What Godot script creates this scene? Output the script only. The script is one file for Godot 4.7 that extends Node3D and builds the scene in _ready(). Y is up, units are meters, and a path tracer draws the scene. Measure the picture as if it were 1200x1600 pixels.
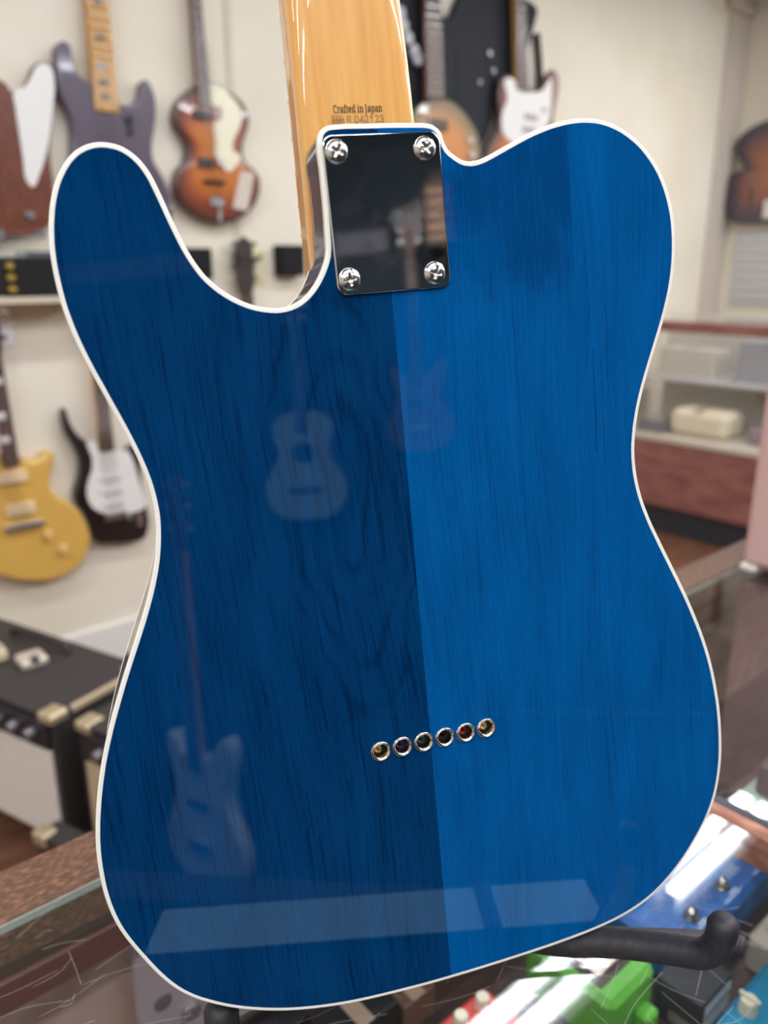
extends Node3D
# A music shop: a blue bound electric guitar, seen from the back, on a stand on a glass counter.
# The room is axis aligned: x runs along the long wall, y is up, the long wall lies at z = -2.5.

const MM := 0.001
var mats := {}
var used := {}

# ---------------------------------------------------------------- materials
func noise_tex(stops: Array, freq: float, sd: int, w := 256, h := 256, oct := 4) -> NoiseTexture2D:
	var n := FastNoiseLite.new()
	n.seed = sd
	n.frequency = freq
	n.fractal_octaves = oct
	var g := Gradient.new()
	g.offsets = PackedFloat32Array()
	g.colors = PackedColorArray()
	var offs := PackedFloat32Array()
	var cols := PackedColorArray()
	for s in stops:
		offs.append(s[0])
		cols.append(s[1])
	g.offsets = offs
	g.colors = cols
	var t := NoiseTexture2D.new()
	t.width = w
	t.height = h
	t.seamless = true
	t.noise = n
	t.color_ramp = g
	return t

func mat(key: String, col: Color, rough := 0.6, metal := 0.0, coat := 0.0) -> StandardMaterial3D:
	if mats.has(key):
		return mats[key]
	var m := StandardMaterial3D.new()
	m.resource_name = key
	m.albedo_color = col
	m.roughness = rough
	m.metallic = metal
	if coat > 0.0:
		m.clearcoat_enabled = true
		m.clearcoat = coat
		m.clearcoat_roughness = 0.03
	mats[key] = m
	return m

func tex_mat(key: String, t: Texture2D, scl: Vector3, rough := 0.6, coat := 0.0) -> StandardMaterial3D:
	if mats.has(key):
		return mats[key]
	var m := mat(key, Color.WHITE, rough, 0.0, coat)
	m.albedo_texture = t
	m.uv1_triplanar = true
	m.uv1_scale = scl
	return m

func hexc(s: String) -> Color:
	return Color.html(s)

# ---------------------------------------------------------------- nodes
func numbered(called: String) -> String:
	if not used.has(called):
		used[called] = 0
		return called
	used[called] += 1
	return "%s_%03d" % [called, used[called]]

func tag(o: Node3D, label: String, category: String, group := "") -> Node3D:
	o.set_meta("label", label)
	o.set_meta("category", category)
	if group != "":
		o.set_meta("group", group)
	return o

func thing(called: String, label: String, category: String, at := Vector3.ZERO, turn := 0.0, group := "") -> Node3D:
	var o := Node3D.new()
	o.name = numbered(called)
	add_child(o)
	o.position = at
	o.rotation.y = turn
	return tag(o, label, category, group)

func part(parent: Node3D, called: String, m: Mesh, material: Material, at := Vector3.ZERO) -> MeshInstance3D:
	var o := MeshInstance3D.new()
	o.name = called
	o.mesh = m
	o.material_override = material
	o.position = at
	parent.add_child(o, true)
	return o

func structure(called: String, m: Mesh, material: Material, at := Vector3.ZERO) -> MeshInstance3D:
	var o := part(self, called, m, material, at)
	o.set_meta("kind", "structure")
	return o

# ---------------------------------------------------------------- shapes
func st_new() -> SurfaceTool:
	var st := SurfaceTool.new()
	st.begin(Mesh.PRIMITIVE_TRIANGLES)
	return st

func tri(st: SurfaceTool, a: Vector3, b: Vector3, c: Vector3) -> void:   # counter-clockwise from outside
	st.add_vertex(a)
	st.add_vertex(c)
	st.add_vertex(b)

func quad(st: SurfaceTool, a: Vector3, b: Vector3, c: Vector3, d: Vector3) -> void:
	tri(st, a, b, c)
	tri(st, a, c, d)

func done(st: SurfaceTool) -> ArrayMesh:
	st.generate_normals()
	return st.commit()

# a box with chamfered edges, from lo to hi
func box(lo: Vector3, hi: Vector3, ch := 0.002) -> ArrayMesh:
	var st := st_new()
	add_box(st, lo, hi, ch)
	return done(st)

func add_box(st: SurfaceTool, lo: Vector3, hi: Vector3, ch := 0.002) -> void:
	var c := (lo + hi) / 2.0
	var h := (hi - lo) / 2.0
	ch = minf(ch, 0.45 * minf(h.x, minf(h.y, h.z)))
	st.set_smooth_group(-1)
	var pts := {}
	for sx in [-1, 1]:
		for sy in [-1, 1]:
			for sz in [-1, 1]:
				var s := Vector3(sx, sy, sz)
				for k in 3:
					var v := h - Vector3(ch, ch, ch)
					v[k] = h[k]
					pts[[sx, sy, sz, k]] = c + v * s
	for k in 3:
		var i := (k + 1) % 3
		var j := (k + 2) % 3
		for s in [-1, 1]:
			var q := []
			for u in [[-1, -1], [1, -1], [1, 1], [-1, 1]]:
				var d := [0, 0, 0]
				d[k] = s
				d[i] = u[0]
				d[j] = u[1]
				q.append(pts[[d[0], d[1], d[2], k]])
			if s > 0:
				quad(st, q[0], q[1], q[2], q[3])
			else:
				quad(st, q[3], q[2], q[1], q[0])
		# edge between faces i and j, running along k
		for si in [-1, 1]:
			for sj in [-1, 1]:
				var e := []
				for sk in [-1, 1]:
					var d := [0, 0, 0]
					d[k] = sk
					d[i] = si
					d[j] = sj
					e.append(pts[[d[0], d[1], d[2], i]])
					e.append(pts[[d[0], d[1], d[2], j]])
				if si * sj > 0:
					quad(st, e[0], e[1], e[3], e[2])
				else:
					quad(st, e[2], e[3], e[1], e[0])
	for sx in [-1, 1]:
		for sy in [-1, 1]:
			for sz in [-1, 1]:
				var a = pts[[sx, sy, sz, 0]]
				var b = pts[[sx, sy, sz, 1]]
				var d = pts[[sx, sy, sz, 2]]
				if sx * sy * sz > 0:
					tri(st, a, b, d)
				else:
					tri(st, a, d, b)

func cbox(size: Vector3, ch := 0.002) -> ArrayMesh:
	return box(-size / 2.0, size / 2.0, ch)

func area2(p: PackedVector2Array) -> float:
	var a := 0.0
	for i in p.size():
		a += p[i].cross(p[(i + 1) % p.size()])
	return a / 2.0

# a list x, y, x, y ... in millimetres as a polygon that runs counter-clockwise
func poly(flat: Array, smooth := 3) -> PackedVector2Array:
	var p := PackedVector2Array()
	for i in range(0, flat.size(), 2):
		p.append(Vector2(flat[i], flat[i + 1]) * MM)
	if area2(p) < 0.0:
		p.reverse()
	if smooth < 2:
		return p
	var q := PackedVector2Array()
	var n := p.size()
	for i in n:
		var a := p[(i + n - 1) % n]
		var b := p[i]
		var c := p[(i + 1) % n]
		var d := p[(i + 2) % n]
		for k in smooth:
			q.append(b.cubic_interpolate_in_time(c, a, d, float(k) / smooth, b.distance_to(c), -a.distance_to(b), b.distance_to(c) + c.distance_to(d)))
	return q

func round_rect(w: float, h: float, r: float, n := 6) -> PackedVector2Array:
	var p := PackedVector2Array()
	for c in [[1, -1, -90], [1, 1, 0], [-1, 1, 90], [-1, -1, 180]]:
		for k in n + 1:
			var a := deg_to_rad(c[2] + 90.0 * k / n)
			p.append(Vector2(c[0] * (w / 2 - r) + r * cos(a), c[1] * (h / 2 - r) + r * sin(a)))
	return p

func disc(r: float, n := 24) -> PackedVector2Array:
	var p := PackedVector2Array()
	for k in n:
		p.append(Vector2(cos(TAU * k / n), sin(TAU * k / n)) * r)
	return p

func normals2(p: PackedVector2Array) -> PackedVector2Array:
	var q := PackedVector2Array()
	var n := p.size()
	for i in n:
		var t := (p[(i + 1) % n] - p[i]).normalized() + (p[i] - p[(i + n - 1) % n]).normalized()
		t = t.normalized()
		q.append(Vector2(t.y, -t.x))
	return q

func grown(p: PackedVector2Array, by: float) -> PackedVector2Array:
	var nn := normals2(p)
	var q := PackedVector2Array()
	for i in p.size():
		q.append(p[i] + nn[i] * by)
	return q

# walls that join outlines of the same count; rings = [[outset, z], ...] from back to front
func add_rings(st: SurfaceTool, p: PackedVector2Array, rings: Array, group := 1) -> void:
	var nn := normals2(p)
	st.set_smooth_group(group)
	for k in rings.size() - 1:
		var a = rings[k]
		var b = rings[k + 1]
		for i in p.size():
			var j := (i + 1) % p.size()
			var a0: Vector2 = p[i] + nn[i] * a[0]
			var a1: Vector2 = p[j] + nn[j] * a[0]
			var b0: Vector2 = p[i] + nn[i] * b[0]
			var b1: Vector2 = p[j] + nn[j] * b[0]
			quad(st, Vector3(a0.x, a0.y, a[1]), Vector3(a1.x, a1.y, a[1]), Vector3(b1.x, b1.y, b[1]), Vector3(b0.x, b0.y, b[1]))

func add_cap(st: SurfaceTool, p: PackedVector2Array, z: float, front := true, fallback := PackedVector2Array()) -> void:
	st.set_smooth_group(-1)
	var t := Geometry2D.triangulate_polygon(p)
	if t.is_empty() and fallback.size() == p.size():
		t = Geometry2D.triangulate_polygon(fallback)
	for i in range(0, t.size(), 3):
		var a := Vector3(p[t[i]].x, p[t[i]].y, z)
		var b := Vector3(p[t[i + 1]].x, p[t[i + 1]].y, z)
		var c := Vector3(p[t[i + 2]].x, p[t[i + 2]].y, z)
		var ccw := (b - a).cross(c - a).z > 0.0
		if ccw == front:
			tri(st, a, b, c)
		else:
			tri(st, a, c, b)

# an outline pushed out from z0 (back) to z1 (front) with a rounded front and back edge
func slab(p: PackedVector2Array, z0: float, z1: float, r := 0.003, n := 3, smooth := true) -> ArrayMesh:
	var st := st_new()
	var rings := []
	for k in n + 1:
		var a := PI / 2 * k / n
		rings.append([-r * (1 - sin(a)), z0 + r * (1 - cos(a))])
	for k in n + 1:
		var a := PI / 2 * k / n
		rings.append([-r * (1 - cos(a)), z1 - r * (1 - sin(a))])
	add_rings(st, p, rings, 1 if smooth else -1)
	add_cap(st, grown(p, -r), z0, false, p)
	add_cap(st, grown(p, -r), z1, true, p)
	return done(st)

# turned shape round the z axis; profile = [[radius, z], ...] from back to front, outside to inside
func lathe(profile: Array, n := 28, groups := true) -> ArrayMesh:
	var st := st_new()
	for k in profile.size() - 1:
		st.set_smooth_group(k + 1 if not groups else 1)
		var a = profile[k]
		var b = profile[k + 1]
		for i in n:
			var c0 := Vector2.from_angle(TAU * i / n)
			var c1 := Vector2.from_angle(TAU * (i + 1) / n)
			var p0 := Vector3(c0.x * a[0], c0.y * a[0], a[1])
			var p1 := Vector3(c1.x * a[0], c1.y * a[0], a[1])
			var q0 := Vector3(c0.x * b[0], c0.y * b[0], b[1])
			var q1 := Vector3(c1.x * b[0], c1.y * b[0], b[1])
			if a[0] > 1e-7:
				tri(st, p0, p1, q1)
			if b[0] > 1e-7:
				tri(st, p0, q1, q0)
	return done(st)

func knob(r: float, h: float) -> ArrayMesh:
	return lathe([[0, 0], [r, 0], [r, h * 0.15], [r * 0.92, h * 0.85], [r * 0.8, h], [0, h]], 20, false)

# a tube along points; radii per point
func tube(pts: Array, radii: Array, n := 14, caps := true) -> ArrayMesh:
	var st := st_new()
	add_tube(st, pts, radii, n, caps)
	return done(st)

func add_tube(st: SurfaceTool, pts: Array, radii: Array, n := 14, caps := true) -> void:
	st.set_smooth_group(1)
	var rings := []
	var side := Vector3.ZERO
	for i in pts.size():
		var t: Vector3 = (pts[mini(i + 1, pts.size() - 1)] - pts[maxi(i - 1, 0)]).normalized()
		if side == Vector3.ZERO:
			side = t.cross(Vector3.UP if absf(t.y) < 0.9 else Vector3.RIGHT).normalized()
		side = (side - t * side.dot(t)).normalized()
		var up := t.cross(side)
		var ring := []
		for k in n:
			var a := TAU * k / n
			ring.append(pts[i] + (side * cos(a) + up * sin(a)) * radii[i])
		rings.append(ring)
	for i in pts.size() - 1:
		for k in n:
			var l := (k + 1) % n
			quad(st, rings[i][k], rings[i][l], rings[i + 1][l], rings[i + 1][k])
	if caps:
		for e in [0, pts.size() - 1]:
			for k in n:
				var l := (k + 1) % n
				if e == 0:
					tri(st, pts[0], rings[0][l], rings[0][k])
				else:
					tri(st, pts[e], rings[e][k], rings[e][l])

# points of a smooth curve through the given ones
func curve(pts: Array, each := 6) -> Array:
	var out := []
	for i in pts.size() - 1:
		var a: Vector3 = pts[maxi(i - 1, 0)]
		var b: Vector3 = pts[i]
		var c: Vector3 = pts[i + 1]
		var d: Vector3 = pts[mini(i + 2, pts.size() - 1)]
		for k in each:
			out.append(b.cubic_interpolate(c, a, d, float(k) / each))
	out.append(pts[-1])
	return out

func filled(n: int, r: float) -> Array:
	var a := []
	a.resize(n)
	a.fill(r)
	return a

# a face of a sunburst: dye from the middle out to the edge, rings of vertex colours
func burst_face(p: PackedVector2Array, z: float, cols: Array, at: Array, dome := 0.004) -> ArrayMesh:
	var st := st_new()
	st.set_smooth_group(1)
	var c := Vector2.ZERO
	for v in p:
		c += v
	c /= p.size()
	for k in at.size() - 1:
		for i in p.size():
			var j := (i + 1) % p.size()
			var v := []
			for s in [[i, k], [j, k], [j, k + 1], [i, k + 1]]:
				var f: float = at[s[1]]
				var q: Vector2 = c + (p[s[0]] - c) * f
				v.append([Vector3(q.x, q.y, z + dome * (1.0 - f * f)), cols[s[1]]])
			for t in [[0, 2, 1], [0, 3, 2]]:
				for o in t:
					st.set_color(v[o][1])
					st.add_vertex(v[o][0])
	return done(st)

func lettering(txt: String, size: float, depth: float, font := "Droid Sans") -> TextMesh:
	var t := TextMesh.new()
	t.text = txt
	var f := SystemFont.new()
	f.font_names = PackedStringArray([font])
	t.font = f
	t.font_size = 32
	t.pixel_size = size / 32.0
	t.depth = depth
	return t

# ---------------------------------------------------------------- textures that need pixels
func blue_wood(right_plank: bool) -> ImageTexture:
	# stained alder: 340 x 430 mm, two glued planks of different tone
	var w := 900
	var h := 1140
	var im := Image.create(w, h, false, Image.FORMAT_RGB8)
	var warp := FastNoiseLite.new()
	warp.seed = 11
	warp.frequency = 1.0
	warp.fractal_octaves = 2
	var fine := FastNoiseLite.new()
	fine.seed = 23
	fine.frequency = 1.0
	fine.fractal_octaves = 2
	var pore := FastNoiseLite.new()
	pore.seed = 37
	pore.frequency = 1.0
	pore.fractal_octaves = 1
	var dark := Vector3(0.0002, 0.016, 0.062) if not right_plank else Vector3(0.0003, 0.050, 0.178)
	var lite := Vector3(0.0004, 0.049, 0.162) if not right_plank else Vector3(0.0005, 0.112, 0.360)
	for j in h:
		var y := 411.0 - 430.0 * j / h
		for i in w:
			var x := -170.0 + 340.0 * i / w
			if (x < -8.0) if right_plank else (x > 8.0):
				continue
			var lean := 0.022 * (411.0 - y) if not right_plank else 0.0
			var gx := x - lean + 5.0 * warp.get_noise_2d(x * 0.010, y * 0.004)
			var v := 0.55
			v += 0.16 * fine.get_noise_2d(gx * 0.45, y * 0.006)
			v += 0.17 * fine.get_noise_2d(gx * 1.6 + 300.0, y * 0.012)
			v += 0.16 * fine.get_noise_2d(x * 3.4 + 900.0, y * 0.10)
			v += 0.22 * warp.get_noise_2d(gx * 0.045 + 50.0, y * 0.010)
			var p := pore.get_noise_2d(gx * 0.55, y * 0.016 + 40.0)
			if p > 0.50:
				v -= minf((p - 0.50) * 2.6, 0.28) * (1.0 if not right_plank else 0.6)
			if not right_plank:
				# flat-sawn arches
				var ex := (x + 30.0 + 5.0 * warp.get_noise_2d(x * 0.03, y * 0.02)) / 23.0
				var ey := (y - 262.0) / 84.0
				var r := sqrt(ex * ex + ey * ey)
				for ring in [0.45, 0.70, 1.0, 1.28]:
					var d := absf(r - ring) / 0.08
					if d < 1.0 and x > -70.0:
						v -= 0.34 * (1.0 - d) * (0.6 + 0.8 * warp.get_noise_2d(x * 0.05, y * 0.03 + 9.0))
			else:
				# figure near the upper bout ends at a third board
				if x < 86.5:
					var e := Vector2((x - 62.0) / 40.0, (y - 382.0) / 46.0).length() + 0.3 * warp.get_noise_2d(x * 0.05, y * 0.04)
					v -= 0.75 * clampf(1.15 - e, 0.0, 0.75)
				for l in [[92.5, 318.0, 356.0, 0.45], [94.0, 262.0, 312.0, 0.7], [98.0, 255.0, 306.0, 0.35], [101.5, 262.0, 330.0, 0.35], [38.0, 236.0, 262.0, 0.3], [29.5, 250.0, 275.0, 0.3], [55.0, 200.0, 340.0, 0.4]]:
					if y > l[1] and y < l[2] and absf(x - l[0] - 0.6 * warp.get_noise_2d(l[0], y * 0.03)) < l[3]:
						v -= 0.30
			v = clampf(v, 0.0, 1.0)
			var c := dark.lerp(lite, v)
			im.set_pixel(i, j, Color(c.x, c.y, c.z).linear_to_srgb())
	return ImageTexture.create_from_image(im)

# ---------------------------------------------------------------- the main guitar
func back_plank(pieces: Array) -> ArrayMesh:
	var st := st_new()
	st.set_smooth_group(-1)
	for p in pieces:
		var t := Geometry2D.triangulate_polygon(p)
		for i in range(0, t.size(), 3):
			var v := [p[t[i]], p[t[i + 1]], p[t[i + 2]]]
			if (v[1] - v[0]).cross(v[2] - v[0]) < 0.0:
				v = [v[0], v[2], v[1]]
			for k in [0, 2, 1]:
				st.set_uv(Vector2((v[k].x + 0.170) / 0.340, (0.411 - v[k].y) / 0.430))
				st.add_vertex(Vector3(v[k].x, v[k].y, 0.0))
	return done(st)

func screw_head(r: float, h: float, turn: float) -> ArrayMesh:
	# a domed head with a cross recess pressed into it
	var st := st_new()
	st.set_smooth_group(1)
	var nr := 22
	var na := 72
	var grid := []
	for i in nr + 1:
		var row := []
		var rr := r * sin(PI / 2 * i / nr)
		for k in na:
			var a := TAU * k / na
			var q := Vector2(cos(a), sin(a)) * rr
			var z := h * sqrt(maxf(0.0, 1.0 - pow(rr / r, 2.0) * 0.97)) 
			var c := q.rotated(turn)
			var arm := minf(absf(c.x), absf(c.y))
			var far := maxf(absf(c.x), absf(c.y))
			if arm < 0.135 * r and far < 0.52 * r:
				z -= 0.55 * h * (1.0 - 0.55 * far / (0.52 * r)) * clampf((0.135 * r - arm) / (0.05 * r), 0.0, 1.0)
			row.append(Vector3(q.x, q.y, z))
		grid.append(row)
	for i in nr:
		for k in na:
			var l := (k + 1) % na
			quad(st, grid[i + 1][k], grid[i + 1][l], grid[i][l], grid[i][k])
	for k in na:
		var l := (k + 1) % na
		var a: Vector3 = grid[nr][k]
		var b: Vector3 = grid[nr][l]
		quad(st, Vector3(a.x, a.y, 0), Vector3(b.x, b.y, 0), b, a)
	return done(st)

func main_guitar() -> void:
	var g := thing("electric_guitar", "translucent blue single-cutaway electric guitar with cream binding, back towards the viewer", "guitar")
	g.transform = Transform3D(Basis(Vector3(0.9009, 0.0698, 0.4283), Vector3(-0.014, 0.9911, -0.1321), Vector3(-0.4338, 0.113, 0.8939)).orthonormalized(), Vector3(0.2421, 0.9486, -0.2234))
	var blue_edge := poly([-111.5, 406.9, -115, 406.4, -118.5, 405, -121.9, 402.5, -125.1, 398.8, -128, 394.1, -130.3, 388.5, -132.1, 382.1, -133.3, 375.2, -133.9, 367.7, -133.8, 359.1, -132.9, 349, -130.8, 338.3, -127.8, 327.8, -124.3, 317.7, -120.8, 307.8, -117.4, 298.1, -114.5, 288.7, -112.2, 279.4, -110.9, 270.3, -110.6, 261.2, -111.6, 252, -113.6, 242.4, -116.8, 232.2, -121.3, 220.9, -127.1, 208.3, -133.4, 195, -139.4, 181.6, -144.9, 168.2, -149.7, 154.6, -153.5, 140.9, -156.3, 127.8, -158, 115.6, -158.5, 104.2, -158.2, 93.6, -156.9, 84, -154.7, 75.2, -151.2, 66.2, -146.6, 56.4, -141.4, 46.4, -135.5, 37.6, -128.4, 30.3, -119.6, 23.9, -110, 18.3, -99.8, 13.7, -89, 9.8, -77.3, 6.7, -65, 4.3, -51.3, 2.5, -35.4, 1.4, -17.3, 0.6, 1.6, 0.4, 20.1, 0.6, 39.1, 1.1, 59.4, 2, 79.8, 3.8, 98, 7.2, 113.3, 13.2, 125.9, 22, 136.4, 32.5, 144.8, 43.5, 151.1, 54, 155.3, 64.3, 157.8, 74.9, 159.2, 86.2, 159.4, 98.7, 158.7, 112.3, 156.8, 126.7, 153.8, 141.4, 149.6, 155.9, 144.5, 169.7, 139, 182.9, 132.8, 196.2, 126.2, 210.3, 120, 224.1, 115.5, 237, 113.1, 248.9, 112.5, 260.2, 113.7, 271.6, 116.5, 283.8, 120.8, 296.6, 125.7, 309, 130, 320, 133.2, 329.2, 135.4, 337.2, 136.8, 344.9, 137.5, 352.5, 137.6, 360.3, 136.8, 368.8, 134.7, 377.6, 131.3, 385.9, 126.6, 393.2, 120.9, 399.4, 114.5, 404.1, 107.8, 407.4, 101.3, 409.2, 94.5, 409.8, 86.9, 409.3, 78.7, 407.7, 70.5, 405.2, 62.7, 402.1, 55.6, 399, 49.4, 396.3, 44.3, 394.5, 39.9, 393.9, 35.9, 394.6, 32.1, 396.8, 28.5, 400, 26.6, 403.9, 25.5, 407.4, 23.5, 409.1, 21.4, 409.7, 15.1, 410.1, -5.7, 410.4, -17.9, 410.4, -21.3, 410, -23.2, 408.7, -24.1, 406.3, -24.2, 396.4, -24.3, 383.9, -24.8, 371.2, -25.8, 360.5, -28.6, 354.4, -32, 349.2, -35.9, 345.1, -40.4, 342, -45.3, 340.2, -50.6, 339.7, -55.9, 340.4, -61.2, 341.9, -66.4, 344.3, -71.3, 347.4, -75.8, 351.2, -79.8, 355.7, -83.3, 361.4, -86.4, 368.2, -89.1, 375.8, -91.5, 383.3, -93.6, 390, -95.7, 395.7, -98.3, 400.2, -101.4, 403.5, -104.8, 405.6, -108.2, 406.6], 3)
	var cream := mat("binding_cream", hexc("f8f1e4"), 0.3, 0.0, 0.4)
	var side := mat("side_lacquer", hexc("051c38"), 0.35, 0.0, 1.0)
	var maple := tex_mat("neck_maple", noise_tex([[0.0, hexc("e09a48")], [0.45, hexc("e8a652")], [1.0, hexc("efb160")]], 0.02, 5, 256, 256, 5), Vector3(28, 2.2, 28), 0.4, 1.0)
	var chrome := mat("plate_chrome", hexc("d4d3d6"), 0.06, 1.0)
	chrome.roughness_texture = noise_tex([[0.0, Color(0.35, 0.35, 0.35)], [0.55, Color(0.5, 0.5, 0.5)], [0.75, Color(1, 1, 1)], [1.0, Color(1, 1, 1)]], 0.015, 77, 256, 256, 5)
	chrome.roughness = 0.09
	chrome.uv1_triplanar = true
	chrome.uv1_scale = Vector3(14, 14, 14)
	# body: side core, binding at both edges, front, and the two planks of the back
	var st := st_new()
	add_rings(st, blue_edge, [[1.9 * MM, -0.041], [1.9 * MM, -0.0042]])
	part(g, "body_side", done(st), side)
	for back in [true, false]:
		st = st_new()
		var rr := []
		for k in 7:
			var a := PI / 2 * k / 6
			rr.append([(2.0 - 0.9 * (1 - cos(a))) * MM, -0.0009 + 0.0009 * sin(a)])
		var rings := [[1.85 * MM, -0.0043], [2.0 * MM, -0.0042]] + rr + [[-0.05 * MM, 0.0]]
		if not back:
			rings = rings.map(func(r): return [r[0], -0.045 - r[1]])
			rings.reverse()
		add_rings(st, blue_edge, rings)
		part(g, "binding", done(st), cream)
	st = st_new()
	add_cap(st, blue_edge, -0.045, false)
	part(g, "front_face", done(st), side)
	var seam := PackedVector2Array([Vector2(-0.0028, -0.05), Vector2(0.3, -0.05), Vector2(0.3, 0.6), Vector2(0.0008, 0.6)])
	var other := PackedVector2Array([Vector2(-0.3, -0.05), Vector2(-0.0028, -0.05), Vector2(0.0008, 0.6), Vector2(-0.3, 0.6)])
	for k in 2:
		var m := mat("blue_stain_%d" % k, Color.WHITE, 0.42, 0.0, 1.0)
		m.albedo_texture = blue_wood(k == 0)
		m.clearcoat_roughness = 0.015
		m.metallic_specular = 0.0
		var pieces := []
		for piece in Geometry2D.intersect_polygons(blue_edge, seam if k == 0 else other):
			for half in [PackedVector2Array([Vector2(-0.3, 0.1334), Vector2(0.3, 0.1334), Vector2(0.3, 0.6), Vector2(-0.3, 0.6)]), PackedVector2Array([Vector2(-0.3, -0.1), Vector2(0.3, -0.1), Vector2(0.3, 0.1334), Vector2(-0.3, 0.1334)])]:
				var left: Array[PackedVector2Array] = Geometry2D.intersect_polygons(piece, half)
				for i in 6:
					var c := disc(0.0042, 24)
					for n in c.size():
						c[n] += Vector2((i - 2.5) * 0.0108, 0.1334)
					var next: Array[PackedVector2Array] = []
					for l in left:
						next.append_array(Geometry2D.clip_polygons(l, c))
					left = next
				pieces.append_array(left)
		var b := part(g, "back_plank", back_plank(pieces), m)
		b.set_meta("label", "lighter blue plank of the back" if k == 0 else "darker blue plank of the back")
	# neck plate and its screws
	var pc := Vector3(0.0008, 0.3763, 0.0)
	var plate := part(g, "neck_plate", slab(round_rect(0.0508, 0.0638, 0.0045, 8), 0.0, 0.0016, 0.0007, 4), chrome, pc)
	plate.set_meta("label", "chrome neck plate with four screws")
	var steel := mat("screw_steel", hexc("d8d0ca"), 0.22, 1.0)
	var turn := 0.1
	for q in [Vector2(-19.05, 25.4), Vector2(19.05, 25.4), Vector2(-19.05, -25.4), Vector2(19.05, -25.4)]:
		turn += 0.45
		part(plate, "screw", screw_head(0.0049, 0.0026, turn), steel, Vector3(q.x * MM - 0.0008, q.y * MM - 0.0003, 0.0016))
	# string ferrules and the coloured ball ends of the strings
	var nickel := mat("ferrule_nickel", hexc("ded3cb"), 0.16, 1.0)
	var hole := mat("ferrule_hole", hexc("0c0b0c"), 0.7)
	var cols := ["a88a4c", "3a2350", "33463a", "15151b", "7a2a22", "b59a5e"]
	for i in 6:
		var f := part(g, "string_ferrule", lathe([[5.0 * MM, 0], [5.0 * MM, 0.5 * MM], [4.75 * MM, 0.95 * MM], [4.3 * MM, 1.0 * MM], [4.05 * MM, 0.55 * MM], [3.8 * MM, 0.5 * MM], [3.5 * MM, 0.1 * MM], [2.9 * MM, -3.0 * MM]], 36), nickel, Vector3((i - 2.5) * 10.8 * MM, 0.376 - 0.2426, 0.0))
		part(f, "ferrule_bore", lathe([[4.6 * MM, -0.0035], [2.9 * MM, -0.0032], [0, -0.0032]], 24), hole)
		var ball := part(f, "ball_end", lathe([[1.0 * MM, 0.0], [1.9 * MM, 0.0], [2.0 * MM, 0.7 * MM], [2.0 * MM, 2.2 * MM], [1.5 * MM, 2.6 * MM], [0.8 * MM, 2.5 * MM], [0.7 * MM, 0.6 * MM], [0, 0.6 * MM]], 20), mat("ball_" + cols[i], hexc(cols[i]), 0.3, 0.8), Vector3(-0.5 * MM, 0.3 * MM, -0.0031))
		ball.rotation = Vector3(-0.3, -0.35, 0)
	# neck: square heel that turns into a rounded shaft
	st = st_new()
	st.set_smooth_group(1)
	var rows := []
	var ny := 60
	for i in ny + 1:
		var y: float = lerpf(0.336, 0.800, pow(float(i) / ny, 1.6))
		var f := clampf((y - 0.376 + 0.002) / 0.40, 0.0, 1.0)
		var wd := lerpf(0.0565, 0.0425, f)
		var round_ := smoothstep(0.414, 0.520, y)
		var ex := lerpf(9.0, 2.25, round_)
		var dp := 0.0205 - 0.002 * f
		var row := []
		for k in 41:
			var a := PI * k / 40.0
			var cx := signf(cos(a)) * pow(absf(cos(a)), 2.0 / ex) * wd / 2
			var cz := -0.0495 + pow(absf(sin(a)), 2.0 / ex) * dp
			row.append(Vector3(cx, y, cz))
		rows.append(row)
	for i in ny:
		for k in 40:
			quad(st, rows[i][k], rows[i + 1][k], rows[i + 1][k + 1], rows[i][k + 1])
	st.set_smooth_group(-1)
	for k in 40:
		tri(st, Vector3(0, 0.336, -0.0495), rows[0][k], rows[0][k + 1])
	var neck := part(g, "neck", done(st), maple)
	st = st_new()
	var fb := PackedVector2Array([Vector2(-0.0283, 0.336), Vector2(0.0283, 0.336), Vector2(0.0213, 0.796), Vector2(-0.0213, 0.796)])
	part(g, "fretboard", slab(fb, -0.0545, -0.0495, 0.0008, 2, false), maple)
	var fret := mat("fret_wire", hexc("c9c6bf"), 0.25, 1.0)
	for n in range(1, 22):
		var y := 0.796 - 0.6477 * (1.0 - pow(2.0, -n / 12.0))
		var hw := lerpf(0.0283, 0.0213, (y - 0.336) / 0.46)
		part(g, "fret", box(Vector3(-hw, y - 0.001, -0.0555), Vector3(hw, y + 0.001, -0.0543), 0.0004), fret)
	# lettering on the heel
	var ink := mat("decal_ink", hexc("2a1a0c"), 0.5)
	var grey_ink := mat("stamp_grey", hexc("a98450"), 0.5)
	var zt := -0.0289
	var words := part(neck, "lettering", lettering("Crafted in Japan", 0.0040, 0.0001, "Droid Serif"), ink, Vector3(-0.0003, 0.4262, zt))
	var tb := words.mesh.get_aabb().size.x
	words.scale = Vector3(0.0224 / tb, 1.05, 1)
	var serial := part(neck, "serial_number", lettering("R 042123", 0.0037, 0.0001, "Droid Sans"), grey_ink, Vector3(0.0028, 0.4219, zt))
	serial.scale = Vector3(0.0172 / serial.mesh.get_aabb().size.x, 1.05, 1)
	for k in 2:
		var sm := part(neck, "serial_caption", lettering(["SERIAL", "NUMBER"][k], 0.0016, 0.0001, "Droid Sans"), grey_ink, Vector3(-0.0098, 0.4226 - 0.0016 * k, zt))
		sm.scale = Vector3(0.0058 / sm.mesh.get_aabb().size.x, 1, 1)
	# what the front carries
	var z := -0.0452
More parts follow.
